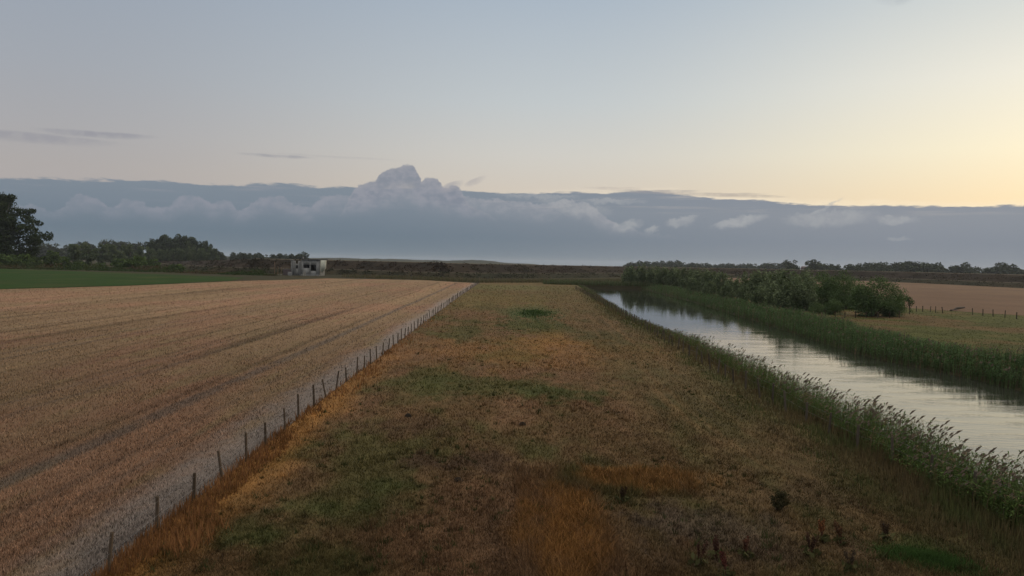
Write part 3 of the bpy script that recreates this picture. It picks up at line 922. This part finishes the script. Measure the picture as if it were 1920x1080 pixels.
def place(proto, first, loc, rz, s, label, cat, group=None):
    o = proto if first else copy_tree(proto)
    o.location = loc; o.rotation_euler = (0, 0, rz); o.scale = s if isinstance(s, tuple) else (s, s, s)
    tag(o, label, cat, group)
    if not group and 'group' in o: del o['group']
    return o


class Kind:
    """several variants of one plant, each built once and then copied"""
    def __init__(s, build, seeds, height):
        s.build = build; s.seeds = seeds; s.h = height; s.p = {}; s.i = 0

    def put(s, loc, hh, ww, label, cat, group=None, rz=None):
        sd = s.seeds[s.i % len(s.seeds)]; s.i += 1
        first = sd not in s.p
        if first: s.p[sd] = s.build(sd)
        k = hh / s.h
        return place(s.p[sd], first, loc, random.uniform(0, 6.28) if rz is None else rz, (k * ww, k * ww, k), label, cat, group)


willow = Kind(lambda sd: crown_tree('willow_bush', 6.0, 5.6, sd, 6500, .17, (0.072, 0.100, 0.048), (0.150, 0.182, 0.098), .05, 'bush', 75, (0.09, 0.075, 0.055), trunk_name='stems', aspect=(.5, .5, 1.45)), (1, 2, 3, 4), 6.0)
darkbush = Kind(lambda sd: crown_tree('elder_bush', 6.5, 9.0, sd, 9000, .16, (0.050, 0.080, 0.034), (0.095, 0.138, 0.054), .04, 'bush', 44, (0.07, 0.055, 0.04), trunk_name='stems'), (11, 12), 6.5)
greenbush = Kind(lambda sd: crown_tree('hawthorn_bush', 5.0, 6.5, sd, 1900, .36, (0.040, 0.066, 0.020), (0.085, 0.125, 0.036), .03, 'bush', 26, trunk_name='stems'), (21, 22, 23), 5.0)
youngtree = Kind(lambda sd: crown_tree('alder_tree', 13.0, 8.5, sd, 3200, .46, (0.052, 0.075, 0.036), (0.105, 0.130, 0.066), .04, 'ovoid', 30), (31, 32, 33), 13.0)
woodtree = Kind(lambda sd: crown_tree('oak_tree', 22.0, 17.0, sd, 3000, .85, (0.026, 0.037, 0.020), (0.05, 0.066, 0.034), .08, 'dome', 34), (41, 42, 43), 22.0)
fartree = Kind(lambda sd: crown_tree('elm_tree', 14.0, 16.0, sd, 2000, .95, (0.030, 0.040, 0.022), (0.055, 0.068, 0.036), .03, 'dome', 34, aspect=(1, 1, .95)), (51, 52, 53), 14.0)


def size_at(loc, px_h):
    return px_h * loc.y / FPX


def trees():
    # ---- thicket on the far river bank
    G = 'willow bushes of the riverside thicket'
    LB = 'grey green willow bush in the back row of the riverside thicket'
    LM = 'pale willow bush in the front row of the riverside thicket'
    LN = 'willow bush behind the front row, between thicket gap and dark elders'
    for (px, py, top, ww, lab) in [(1180, 535, 502, .8, LB), (1202, 536, 501, .8, LB), (1224, 537, 503, .8, LB), (1246, 539, 504, .85, LB), (1268, 541, 505, .85, LB), (1290, 543, 506, .85, LB),
                                   (1312, 545, 508, .9, LB), (1332, 549, 511, .8, LB), (1354, 552, 514, .8, LB), (1376, 556, 524, .8, 'small willow bush just left of the thicket gap'),
                                   (1408, 560, 515, .8, 'tall willow bush just right of the thicket gap'), (1430, 562, 513, .9, LN), (1455, 565, 512, .9, LN), (1482, 566, 512, .9, LN), (1505, 568, 514, .9, LN),
                                   (1300, 552, 524, .8, LM), (1330, 558, 530, .8, LM), (1362, 564, 533, .8, LM), (1392, 568, 538, .8, LM), (1424, 574, 540, .85, LM), (1452, 578, 534, .8, LM), (1480, 582, 526, .9, LM), (1504, 583, 532, .8, LM)]:
        p = P(px, py); willow.put(p, size_at(p, py - top) * 1.05, ww * (1.45 + .2 * random.random()), lab, 'willow bush', G if lab in (LB, LM, LN) else None)
    for (px, py, top, ww, lab) in [(1543, 577, 517, .74, 'broad dark elder bush behind, left of the largest bush'), (1583, 580, 515, .60, 'dark elder bush rising just behind the largest bush'),
                                   (1636, 594, 527, .80, 'largest rounded dark green bush at the right end of the thicket'), (1674, 594, 537, .56, 'lower bush leaning out at the right edge of the largest bush')]:
        p = P(px, py); darkbush.put(p, size_at(p, py - top) * 1.06, ww * 1.2, lab, 'bush')
    for (px, py, top, ww, lab) in [(1560, 590, 563, .95, 'low dark green bush in front of the elders'), (1530, 588, 568, .9, 'lowest bush between the willows and the elders')]:
        p = P(px, py); darkbush.put(p, size_at(p, py - top) * 1.06, ww * 1.2, lab, 'bush')
    p = P(1705, 590)
    sap = crown_tree('sapling', size_at(p, 34), size_at(p, 22), 61, 420, .13, (0.05, 0.075, 0.03), (0.08, 0.11, 0.045), .15, 'ovoid', 12)
    place(sap, True, p, 0, 1, 'thin young sapling standing alone right of the largest bush', 'sapling')

    # ---- left: the big tree
    d0 = 400.0
    cs = []
    rr = random.Random(5)
    for (px, py, r_) in [(-4, 374, 14), (4, 368, 10), (14, 386, 11), (-18, 382, 26), (2, 396, 22), (26, 398, 13), (40, 394, 8), (24, 414, 20), (46, 410, 10), (58, 417, 9), (44, 430, 15), (62, 428, 7),
                         (70, 440, 10), (82, 446, 8), (60, 448, 10), (76, 455, 8), (48, 452, 12), (14, 440, 28), (-24, 430, 40), (-60, 420, 34), (-60, 460, 36), (-15, 470, 32), (28, 466, 22), (52, 470, 9), (44, 482, 12), (8, 484, 20), (-90, 440, 24)]:
        d = pix_ray(px, py); t = d0 / d.y
        for q in range(2):
            cs.append((d.x * t + rr.uniform(-1, 1), rr.uniform(-1, 1) * 9, H + d.z * t, r_ * d0 / FPX * rr.uniform(.85, 1.1)))
    bx = P(8, 500).x * d0 / P(8, 500).y
    cs = [(a - bx, b, c, e) for a, b, c, e in cs]
    big = crown_tree('elm_tree', 36.0, 24.0, 71, 30000, .58, (0.016, 0.025, 0.011), (0.038, 0.054, 0.022), .2, 'round', centres=cs, gap=.3)
    place(big, True, (bx, d0, 0), 0, 1, 'tall dark broad tree cut by the left edge of the picture', 'tree')
    # ---- left: hedge shrubs and young trees behind the crop field
    for (px, py, top, ww, lab) in [(-12, 502, 478, 1.2, 'dark bush under the tall tree at the very left edge'), (18, 502, 481, 1.1, 'green bush at the foot of the tall dark tree'), (44, 502, 480, 1.0, 'bush beside the foot of the tall dark tree, to its right'),
                                   (68, 501, 484, 1.0, 'low green bush between the tall tree and the brownish bush'), (97, 500, 474, .72, 'narrow brownish bush standing apart right of the tall tree'), (122, 500, 484, .9, 'low bush right of the narrow brownish bush'),
                                   (226, 503, 487, 1.2, 'left one of three bright green low bushes before the young trees'), (254, 506, 484, 1.1, 'largest of three bright green low bushes before the young trees'), (286, 503, 488, 1.1, 'right one of three bright green low bushes before the young trees'),
                                   (150, 504, 492, 1.4, 'lowest shrub on the edge of the green crop, under the young trees'), (185, 505, 494, 1.3, 'small brownish shrub on the edge of the green crop'), (330, 508, 497, 1.5, 'low shrub near the left end of the dyke foot')]:
        p = P(px, py); greenbush.put(p, size_at(p, py - top) * 1.1, ww * 1.35, lab, 'bush')
    G = 'young trees in a row behind the crop field'
    L = 'young grey green tree in the row behind the bright low bushes'
    for (px, py, top, ww, lab) in [(141, 496, 461, .95, 'rounded green tree at the left end of the row of young trees'), (166, 497, 459, 1.0, 'darker brownish round tree near the left end of the young row'), (190, 495, 461, .9, L), (208, 495, 461, .85, L), (226, 495, 462, .85, L),
                                   (244, 495, 461, .85, L), (262, 495, 464, .8, L), (280, 495, 466, .8, L)]:
        p = P(px, py); youngtree.put(p, size_at(p, py - top) * 1.05, ww * 1.4, lab, 'tree', G if lab == L else None)
    # ---- the wood at the left
    G = 'oaks of the domed wood at the left'
    L = 'dark oak inside the domed wood left of the dyke'
    LW = 'paler young tree along the front edge of the domed wood'
    for (px, dd, top) in [(284, 820, 450), (298, 840, 444), (312, 830, 442), (327, 845, 442), (342, 835, 444), (356, 840, 446), (370, 830, 449), (383, 835, 453), (394, 825, 459), (290, 780, 456), (322, 780, 452), (352, 785, 454), (378, 780, 459)]:
        d = pix_ray(px, top); t = dd / d.y
        lab = L
        if px == 284: lab = 'leftmost oak of the domed wood, sloping down to the low hedge'
        if px == 394: lab = 'rightmost oak of the domed wood, where it drops to the dyke'
        woodtree.put((d.x * t, dd, 0), (H + d.z * t) * 1.0, 1.0 if px < 375 else .7, lab, 'tree', G if lab == L else None)
    for px in range(286, 404, 13):
        d = pix_ray(px, 466 + random.uniform(-3, 3)); dd = 720 + random.uniform(-20, 20); t = dd / d.y
        youngtree.put((d.x * t, dd, 0), H + d.z * t, 1.0, LW, 'tree', 'young trees before the domed wood')
    # ---- distant lines
    GL = 'distant trees behind the left bushes'
    for (px, top) in [(92, 459), (104, 458), (114, 460), (124, 459), (134, 461), (158, 457), (172, 456), (186, 451), (200, 456), (213, 457), (226, 456), (240, 458), (254, 457), (272, 457)]:
        d = pix_ray(px, top); dd = 1150; t = dd / d.y
        lab = 'distant hazy tree in the line between the tall tree and the wood'
        if px == 186: lab = 'tallest round tree in the distant line above the young trees'
        fartree.put((d.x * t, dd + random.uniform(-40, 40), 0), H + d.z * t, 1.3, lab, 'tree', None if px == 186 else GL)
    for k, px in enumerate(range(408, 556, 7)):
        top = np.interp(px, [408, 440, 500, 545, 562], [472, 475.5, 477.5, 477, 479]) + random.uniform(-1.0, 1.0)
        if px == 555: top = 473.5
        d = pix_ray(px, top); dd = 900; t = dd / d.y
        fartree.put((d.x * t, dd + random.uniform(-40, 40), 0), H + d.z * t, 1.15, 'small dark tree peeping over the dyke crest between wood and bunker', 'tree', 'trees behind the dyke, left of the concrete building')
    GR = 'distant trees along the right horizon'
    spec = {1490: (489, 1.0, 'round tree at the right end of the low horizon wood, before the sky gap'), 1533: (489, 1.35, 'lone domed tree right of the gap in the horizon trees'),
            1822: (495, 1.5, 'left one of two big domed trees at the right horizon'), 1866: (494.5, 1.7, 'right one of two big domed trees at the right horizon')}
    xs = list(range(1176, 1482, 11)) + [1490, 1533] + list(range(1550, 1806, 10)) + [1822, 1866] + [1842, 1850, 1886, 1898, 1911, 1924, 1937, 1950]
    for px in xs:
        far = 1500 if px < 1480 else 1000
        top = np.interp(px, [1176, 1190, 1215, 1265, 1300, 1400, 1480, 1552, 1580, 1660, 1690, 1730, 1760, 1800, 1845, 1960], [494, 491, 491, 490, 494, 496, 493, 497, 497, 495, 492, 494, 499, 503, 504, 503]) + random.uniform(-1, 1)
        ww = .85; lab = 'hazy low tree of the faint horizon wood above the willows' if px < 1480 else 'dim tree in the horizon line above the far stubble'
        if px in spec: top, ww, lab = spec[px]
        d = pix_ray(px, top); t = far / d.y
        g = None if px in spec else (GR + (' above the willows' if px < 1480 else ' above the far stubble'))
        fartree.put((d.x * t, far + random.uniform(-30, 30), 0), H + d.z * t, ww * (2.0 if px < 1480 else 1.6 if px not in spec else 1.15), lab, 'tree', g)


trees()

def scrub():
    n = 26000
    px = rng.uniform(-60, 520, n); t = rng.beta(1.2, 1.4, n)
    near = np.interp(px, [-60, 100, 300, 420, 520], [503.5, 506, 511, 515, 517.5]); far = np.interp(px, [-60, 100, 300, 420, 520], [499.5, 501, 505, 511, 515.5])
    q = np.array([tuple(P(a, b)) for a, b in zip(px, near + (far - near) * t)])
    k = fbm(q[:, 0] * .12, q[:, 1] * .05, 121)
    h = .25 + 2.1 * sm(k, .42, .7)
    C = q.copy(); C[:, 2] = rng.uniform(0, 1, n) * h
    c = lerp(np.tile(np.array((0.075, 0.055, 0.030)), (n, 1)), (0.035, 0.055, 0.018), sm(fbm(q[:, 0] * .07, q[:, 1] * .04, 122), .4, .6)) * rng.uniform(.6, 1.4, n)[:, None]
    V, F, T = leafcloud(C, np.full(n, .32), c, rng)
    tag(npmesh('scrub', V, F, M['leaf'], T), 'brown and green scrub along the back edge of the green crop', 'scrub', kind='stuff')


scrub()


def dyke_scrub():
    fx, fy, nx, ny, k, po, pz = DYKE
    n = 42000
    j = rng.uniform(0, len(fx) - 1.01, n); o = np.where(rng.uniform(0, 1, n) < .6, rng.uniform(12.5, 22.5, n), rng.uniform(0, 9, n))
    it = lambda a: np.interp(j, np.arange(len(fx)), a)
    X = it(fx) + it(nx) * o; Y = it(fy) + it(ny) * o; Z = np.interp(o, po, pz) * it(k)
    q = fbm(j * .5, o * .35, 131)
    keep = q > .50
    X, Y, Z, o, q = X[keep], Y[keep], Z[keep], o[keep], q[keep]; n = len(X)
    C = np.stack([X, Y, Z + rng.uniform(0, .9, n) * sm(q, .48, .72)], 1)
    c = lerp(np.tile(np.array((0.040, 0.027, 0.019)), (n, 1)), (0.024, 0.029, 0.014), np.clip(sm(fbm(X * .06, o * .2, 132), .4, .6) * .6 + (o < 9) * .4, 0, 1)) * rng.uniform(.5, 1.5, n)[:, None]
    V, F, T = leafcloud(C, np.full(n, .33), c, rng)
    tag(npmesh('dyke_scrub', V, F, M['leaf'], T), 'dark brown scrub and rough grass on the slope of the dyke', 'scrub', kind='stuff')


dyke_scrub()

# ------------------------------------------------------------------ fences
def post_mesh(name, r_, h_, col, seed, parent):
    rr = random.Random(seed); n = 8; V = []; F = []
    for (z, k) in ((-.15, 1.05), (h_ * .5, 1.0), (h_ - .03, .96), (h_, .72)):
        for s in range(n):
            a = 2 * math.pi * s / n
            kk = k * (1 + .07 * math.sin(3 * a + seed))
            V.append((math.cos(a) * r_ * kk, math.sin(a) * r_ * kk, z))
    for k in range(3):
        for s in range(n):
            F.append((k * n + s, k * n + (s + 1) % n, (k + 1) * n + (s + 1) % n, (k + 1) * n + s))
    V.append((0, 0, h_ + .005)); F += [(3 * n + s, 3 * n + (s + 1) % n, 4 * n, 4 * n) for s in range(n)]
    me = bpy.data.meshes.new(name)
    me.from_pydata(V, [], [tuple(dict.fromkeys(f)) for f in F])
    c = np.ones((len(V), 4), np.float32); c[:, :3] = col
    me.color_attributes.new('tint', 'FLOAT_COLOR', 'POINT').data.foreach_set('color', c.ravel())
    me.materials.append(M['wood'])
    o = bpy.data.objects.new(name, me); COL.objects.link(o); o.parent = parent
    return o


def fence(label, pts, r_, h_, col, wires, seed):
    root = empty('post_fence', pts[0])
    tag(root, label, 'fence')
    rr = random.Random(seed)
    protos = []
    tops = []
    for k, p in enumerate(pts):
        if k < 3:
            o = post_mesh('post', r_, h_, np.array(col) * rr.uniform(.8, 1.15), seed + k, root); protos.append(o)
        else:
            o = protos[k % 3].copy(); COL.objects.link(o); o.parent = root
        o.location = Vector(p) - Vector(pts[0])
        s = rr.uniform(.86, 1.1)
        o.scale = (rr.uniform(.85, 1.15), rr.uniform(.85, 1.15), s)
        o.rotation_euler = (rr.gauss(0, .06), rr.gauss(0, .075), rr.uniform(-.4, .4))
        tops.append(Vector(o.location) + Vector((0, 0, h_ * s)))
    for q in wires:
        tubes('wire', [([t + Vector((.03, 0, -h_ * (1 - q))) for t in tops], [.0022] * len(tops))], M['wire'], (.12, .12, .12), root)
    return root


def fence_line(X, y0, y1, step, jit=.15):
    ys = []; y = y0
    while y < y1:
        ys.append(y); y += step * random.uniform(1 - jit, 1 + jit)
    return [(float(X(v)), v, 0) for v in ys]


near = [P(203, 1078), P(294, 998), P(363, 944), P(417, 903), P(462, 868), P(498, 838), P(535, 810), P(560, 785)]
lp = [(p.x, p.y, 0) for p in near]
lp = [(float(XF(lp[0][1] - 2.6)), lp[0][1] - 2.6, 0)] + lp
lp += fence_line(XF, lp[-1][1] + 2.7, 262, 2.75)[:90]
fence('long line of dark wooden posts between the stubble and the grass strip', lp, .042, 1.0, (0.072, 0.054, 0.038), (.55, .9), 3)
fence('weathered post fence half sunk in grass along the near river bank', fence_line(lambda y: XRF(y), 17, 225, 2.4)[:95], .05, 1.05, (0.075, 0.062, 0.048), (.6, .92), 23)
fence('short dark post fence between the far pasture and the pale stubble',
      [tuple(P(a, b)) for a, b in [(1548, 594), (1566, 596), (1584, 597), (1604, 597), (1624, 597), (1646, 597), (1668, 597), (1686, 597), (1718, 585), (1730, 585), (1744, 586), (1754, 587), (1768, 588), (1824, 591), (1843, 593), (1862, 594), (1884, 596), (1906, 599), (1930, 601)]],
      .07, 1.1, (0.06, 0.05, 0.04), (.9,), 43)

# ------------------------------------------------------------------ concrete building at the foot of the dyke
def box(V, F, x0, x1, y0, y1, z0, z1):
    o = len(V)
    V += [(x0, y0, z0), (x1, y0, z0), (x1, y1, z0), (x0, y1, z0), (x0, y0, z1), (x1, y0, z1), (x1, y1, z1), (x0, y1, z1)]
    F += [(o, o + 3, o + 2, o + 1), (o + 4, o + 5, o + 6, o + 7), (o, o + 1, o + 5, o + 4), (o + 1, o + 2, o + 6, o + 5), (o + 2, o + 3, o + 7, o + 6), (o + 3, o, o + 4, o + 7)]


def boxes(name, bs, col, parent, mat='concrete', bevel=.04):
    V, F = [], []
    for b in bs: box(V, F, *b)
    o = npmesh(name, V, F, M[mat], np.tile(np.array(col), (len(V), 1)), parent)
    if bevel:
        md = o.modifiers.new('bevel', 'BEVEL'); md.width = bevel; md.segments = 2; md.limit_method = 'ANGLE'
    return o


def building():
    p = P(580, 517)
    s = p.y / FPX                       # metres per photo pixel at its distance
    root = empty('pump_house', p)
    tag(root, 'grey concrete pump house with two dark openings at the foot of the dyke', 'building')
    X = lambda px: (px - 580) * s
    Z = lambda py: (517 - py) * s
    G = (0.225, 0.225, 0.215)
    xa, xb = X(545), X(565); xm, xn = X(565.2), X(600)
    z0 = -.2; zl = Z(489.5); zm = Z(487)
    # main wall with two openings, set round them
    o1 = (X(568.6), X(580), Z(502.6), Z(496.6)); o2 = (X(582.2), X(592.4), Z(507.8), Z(496.8))
    y0, y1 = 0, .6
    boxes('front_wall', [(xm, o1[0], y0, y1, z0, zm), (o1[0], o1[1], y0, y1, z0, o1[2]), (o1[0], o1[1], y0, y1, o1[3], zm), (o1[1], o2[0], y0, y1, z0, zm),
                         (o2[0], o2[1], y0, y1, z0, o2[2]), (o2[0], o2[1], y0, y1, o2[3], zm), (o2[1], xn, y0, y1, z0, zm)], G, root, bevel=0)
    boxes('back_wall', [(xm, xn, 8.4, 8.9, z0, zm)], (.05, .05, .048), root)
    boxes('side_wall', [(xm, xm + .4, .6, 8.4, z0, zm)], G, root)
    boxes('side_wall', [(xn - .4, xn, .6, 8.4, z0, zm)], G, root)
    boxes('roof', [(xm - .2, xn + 3.4, -.5, 9.2, zm + .003, zm + .38)], (.12, .115, .11), root)
    boxes('pillar', [(X(580.6), X(581.8), -.25, -.003, z0, Z(496))], (.17, .17, .165), root)
    # lower annexe on the left
    w1 = (X(553.6), X(558.4), Z(504), Z(499.6))
    boxes('annexe_wall', [(xa, w1[0], .3, .8, z0, zl), (w1[0], w1[1], .3, .8, z0, w1[2]), (w1[0], w1[1], .3, .8, w1[3], Z(495.5)), (w1[1], xb, .3, .8, z0, zl), (xa, xa + .4, .8, 6, z0, zl), (xa + .4, xb, 5.6, 6, z0, Z(495))], (.19, .19, .18), root, bevel=0)
    boxes('parapet', [(xa - .1, X(549), .1, .7, zl + .003, zl + .5)], (.15, .15, .145), root)
    boxes('annexe_roof', [(xa + .4, xb, .8, 5.6, Z(497), Z(496))], (.1, .1, .095), root)
    for q in (547.5, 551.2, 560.5, 562.8):
        boxes('rib', [(X(q), X(q) + .25, .06, .297, z0, zl - .3)], (.17, .17, .165), root)
    boxes('chimney', [(X(565.6), X(567.7), .8, 1.4, zm - 2, Z(482))], (.18, .18, .175), root)
    # pale slanting wing wall on the right
    zt = zm - .1; zb = Z(508)
    V = [(X(601.3), -.5, zt), (X(611.8), -.5, zt), (X(611), -.5, Z(502)), (X(605), -.5, zb - .6), (X(601.2), -.5, zb)]
    V += [(a, b + .5, c) for a, b, c in V]
    V2, F2 = V, [(0, 4, 3), (0, 3, 2), (0, 2, 1), (5, 8, 9), (5, 7, 8), (5, 6, 7)] + [(i, (i + 1) % 5, (i + 1) % 5 + 5) for i in range(5)] + [(i, (i + 1) % 5 + 5, i + 5) for i in range(5)]
    npmesh('wing_wall', V2, F2, M['concrete'], np.tile(np.array((.48, .48, .40)), (10, 1)), root)
    boxes('step', [(xm, xn, -1.4, -.27, -.2, .55)], (.2, .2, .19), root)
    # things standing in front
    q = empty('concrete_block', p + Vector((X(548.5), -4, 0)))
    boxes('body', [(-.75, .75, -.6, .6, -.1, 1.2)], (.22, .22, .21), q, bevel=.1); boxes('cap', [(-.62, .62, -.5, .5, 1.203, 1.45)], (.25, .25, .24), q)
    tag(q, 'pale concrete block on the grass before the left annexe', 'concrete block')
    for k, (px, lab) in enumerate([(575.8, 'left one of two pale stub pillars before the building'), (578.6, 'right one of two pale stub pillars before the building')]):
        q = empty('stub_pillar', p + Vector((X(px), -6, 0)))
        boxes('shaft', [(-.2, .2, -.2, .2, -.1, 1.5)], (.26, .25, .22), q, bevel=.05); boxes('cap', [(-.26, .26, -.26, .26, 1.503, 1.62)], (.23, .22, .2), q)
        tag(q, lab, 'pillar')
    q = empty('retaining_wall', p + Vector((X(536), 2, 0)))
    boxes('wall', [(X(572), X(588) + .2, -.3, .3, -.1, 2.4)], (.105, .085, .085), q); boxes('coping', [(X(572) - .1, X(588) + .3, -.45, .45, 2.403, 2.6)], (.2, .18, .17), q)
    tag(q, 'low dark retaining wall running left from the annexe', 'wall')
    for k, (px, hh, lab) in enumerate([(514.8, 5.4, 'tallest rusty pole left of the building'), (521, 3.6, 'middle rusty pole left of the building'), (527, 3.4, 'rusty pole nearest to the building')]):
        q = empty('iron_pole', p + Vector((X(px), 0, 0)))
        tubes('shaft', [([(0, 0, -.1), (0, 0, hh)], [.13, .11])], M['wood'], (.17, .11, .075), q); tubes('foot', [([(0, 0, -.1), (0, 0, .4)], [.24, .2])], M['concrete'], (.2, .2, .19), q)
        tag(q, lab, 'pole')
    # far house on the right horizon
    d = pix_ray(1508, 500); t = 1100 / d.y
    q = empty('farmhouse', (d.x * t, 1100, 0))
    boxes('wall', [(-3.5, 3.5, -4, 4, -.1, 7.5)], (.2, .18, .17), q)
    V = [(-3.8, -4.3, 7.5), (3.8, -4.3, 7.5), (3.8, 4.3, 7.5), (-3.8, 4.3, 7.5), (-3.8, 0, 11), (3.8, 0, 11)]
    npmesh('roof', V, [(0, 1, 5), (0, 5, 4), (2, 3, 4), (2, 4, 5), (0, 4, 3), (1, 2, 5), (0, 3, 2), (0, 2, 1)], M['concrete'], np.tile(np.array((.11, .08, .07)), (6, 1)), q)
    tag(q, 'tiny farmhouse in the gap between the horizon trees', 'house')
    # fallen trunk by the far fence
    a = P(1783, 584); b = P(1808, 582)
    q = empty('fallen_log', a)
    tubes('trunk', [([(0, 0, .15), tuple((b - a) * .5 + Vector((0, .4, .45))), tuple((b - a) + Vector((0, 0, .55)))], [.2, .24, .14])], M['bark'], (.08, .07, .06), q)
    tubes('branch', [([tuple((b - a) * .5 + Vector((0, .4, .45))), tuple((b - a) * .3 + Vector((0, -.4, .05)))], [.09, .05])], M['bark'], (.08, .07, .06), q)
    tag(q, 'dark log lying along the edge of the far stubble', 'log')


building()

# ------------------------------------------------------------------ weeds in the foreground
def dock(seed, h, rust):
    r = np.random.default_rng(seed)
    root = empty('dock_plant', (0, 0, 0))
    specs = []; pts = []; cols = []
    for k in range(r.integers(3, 6)):
        a = r.uniform(0, 6.28); l = r.uniform(.08, .3) * h; hh = h * r.uniform(.7, 1.05)
        tip = np.array((math.cos(a) * l, math.sin(a) * l, hh))
        specs.append(([(0, 0, -.03), tuple(tip * np.array((.35, .35, .5))), tuple(tip)], [.010, .008, .004]))
        for q in range(60):
            t = r.uniform(.5, 1.03); pts.append(tip * np.array((t ** 1.4, t ** 1.4, t)) + r.normal(size=3) * .018)
        C = np.array(pts); pts = []
        V, F, T = leafcloud(C, np.full(60, .030), np.tile(np.array(rust), (60, 1)) * r.uniform(.6, 1.4, 60)[:, None], r)
        npmesh('seed_head', V, F, M['leaf'], T, root)
    tubes('stalks', specs, M['wood'], (.07, .035, .025), root)
    n = 26; a = r.uniform(0, 6.28, n); rad = r.uniform(.03, .2, n)
    C = np.stack([np.cos(a) * rad, np.sin(a) * rad, r.uniform(.02, .22, n)], 1)
    V, F, T = leafcloud(C, np.full(n, .085), np.tile(np.array((.06, .06, .025)), (n, 1)) * r.uniform(.6, 1.3, n)[:, None], r)
    npmesh('leaves', V, F, M['leaf'], T, root)
    return root


def weeds():
    for k, (px, py, h, rust, lab) in enumerate([
            (1310, 1066, .72, (.055, .028, .02), 'tall dark dock plant, leftmost of the weeds at the bottom'), (1343, 1052, .5, (.06, .03, .022), 'short dark dock plant behind the reddest weed'),
            (1362, 1090, .62, (.10, .036, .028), 'reddest dock plant at the bottom edge'), (1398, 1050, .5, (.08, .035, .022), 'small reddish dock plant right of the reddest weed'),
            (1520, 1048, .56, (.05, .03, .02), 'dark bent dock plant in the middle of the bottom weeds'), (1541, 1020, .55, (.13, .055, .025), 'rusty orange dock plant, upper left of the slender one'),
            (1577, 1026, .6, (.10, .055, .03), 'slender brown dock plant with curved stems'), (1594, 1076, .5, (.06, .045, .03), 'low greenish dock plant left of the bright grass mound'),
            (1660, 1020, .5, (.06, .04, .025), 'thin dark dock plant just above the bright grass mound'), (1169, 945, .5, (.05, .035, .02), 'lone thin dock plant at the edge of the orange grass')]):
        o = dock(200 + k, h, rust); p = P(px, py); p.z = .05; o.location = p
        tag(o, lab, 'weed', 'dock weeds in the foreground')
    # dark thistle bush
    b = crown_tree('thistle_bush', .55, .62, 301, 900, .035, (0.035, 0.034, 0.018), (0.06, 0.052, 0.026), .03, 'bush', 18, (.06, .045, .03), trunk_name='stems')
    p = P(1459, 960); p.z = .04
    place(b, True, p, 0, 1, 'small dark thistle bush on the mown grass, right of the orange patch', 'bush')
    # nettle bed in the hollow of the strip
    n = 1500; c = P(1003, 590)
    a = rng.uniform(0, 6.28, n); q = np.abs(rng.normal(0, .5, n))
    x = c.x + np.cos(a) * q * 3.0 + .8 * (fbm(a * 2, a * 0, 7) - .5); y = c.y + np.sin(a) * q * 9
    r = np.random.default_rng(4)
    z = .05 + rng.uniform(0, .6, n) * np.clip(1 - q * .8, .1, 1)
    V, F, T = leafcloud(np.stack([x, y, z], 1), np.full(n, .13), np.tile(np.array((.050, .078, .028)), (n, 1)) * rng.uniform(.6, 1.4, n)[:, None], r)
    tag(npmesh('nettle_bed', V, F, M['leaf'], T), 'dark green nettle bed in the middle of the grass strip', 'nettles', kind='stuff')
    # bright grass mound
    n = 9000; c = P(1735, 1052); a = rng.uniform(0, 6.28, n); q = np.abs(rng.normal(0, .55, n))
    x = c.x + np.cos(a) * q * 1.15 - np.sin(a) * q * .5; y = c.y + np.sin(a) * q * 1.0
    V, F, T = blades(x, y, np.full(n, .03), rng.uniform(.08, .2, n) * np.clip(1.1 - q * .6, .3, 1), np.full(n, .03), np.tile(np.array((.042, .08, .022)), (n, 1)) * rng.uniform(.5, 1.4, n)[:, None], .9)
    tag(npmesh('lush_grass', V, F, M['grass'], T), 'mound of lush bright green grass at the bottom right', 'grass', kind='stuff')
    for k, (px, py, lab) in enumerate([(980, 799, 'black molehill in the middle of the strip'), (859, 906, 'black molehill nearest to the bottom of the strip'), (765, 783, 'small molehill near the pinkish grass on the left')]):
        V, F = [], []; r = random.Random(k); nn = 12
        for j, (rr, zz) in enumerate(((.16, .03), (.13, .07), (.07, .12), (.02, .135))):
            for s in range(nn):
                an = 6.2832 * s / nn; kk = r.uniform(.8, 1.2)
                V.append((math.cos(an) * rr * kk, math.sin(an) * rr * kk, zz * r.uniform(.85, 1.15) if j else -.02))
        for j in range(3):
            for s in range(nn): F.append((j * nn + s, j * nn + (s + 1) % nn, (j + 1) * nn + (s + 1) % nn, (j + 1) * nn + s))
        o = npmesh('molehill', V, F, M['soil'], np.tile(np.array((.022, .018, .014)), (len(V), 1)))
        p = P(px, py); o.location = (p.x, p.y, .05)
        tag(o, lab, 'molehill', 'molehills on the grass strip')


weeds()

# ------------------------------------------------------------------ air
def haze():
    V, F = [], []
    box(V, F, -9100, 9100, -400, 9100, -3.5, 46)
    m = bpy.data.materials.new('haze'); m.use_nodes = True
    n = NT(m.node_tree); n.n.clear()
    out = n.new('ShaderNodeOutputMaterial'); v = n.new('ShaderNodeVolumePrincipled')
    v.inputs['Color'].default_value = (.80, .88, 1.0, 1)
    v.inputs['Density'].default_value = 0.00006
    v.inputs['Anisotropy'].default_value = 0.2
    n.l.new(v.outputs[0], out.inputs['Volume'])
    o = npmesh('haze', V, F, m)
    tag(o, 'thin bluish morning haze over the land', 'haze', kind='stuff')


haze()
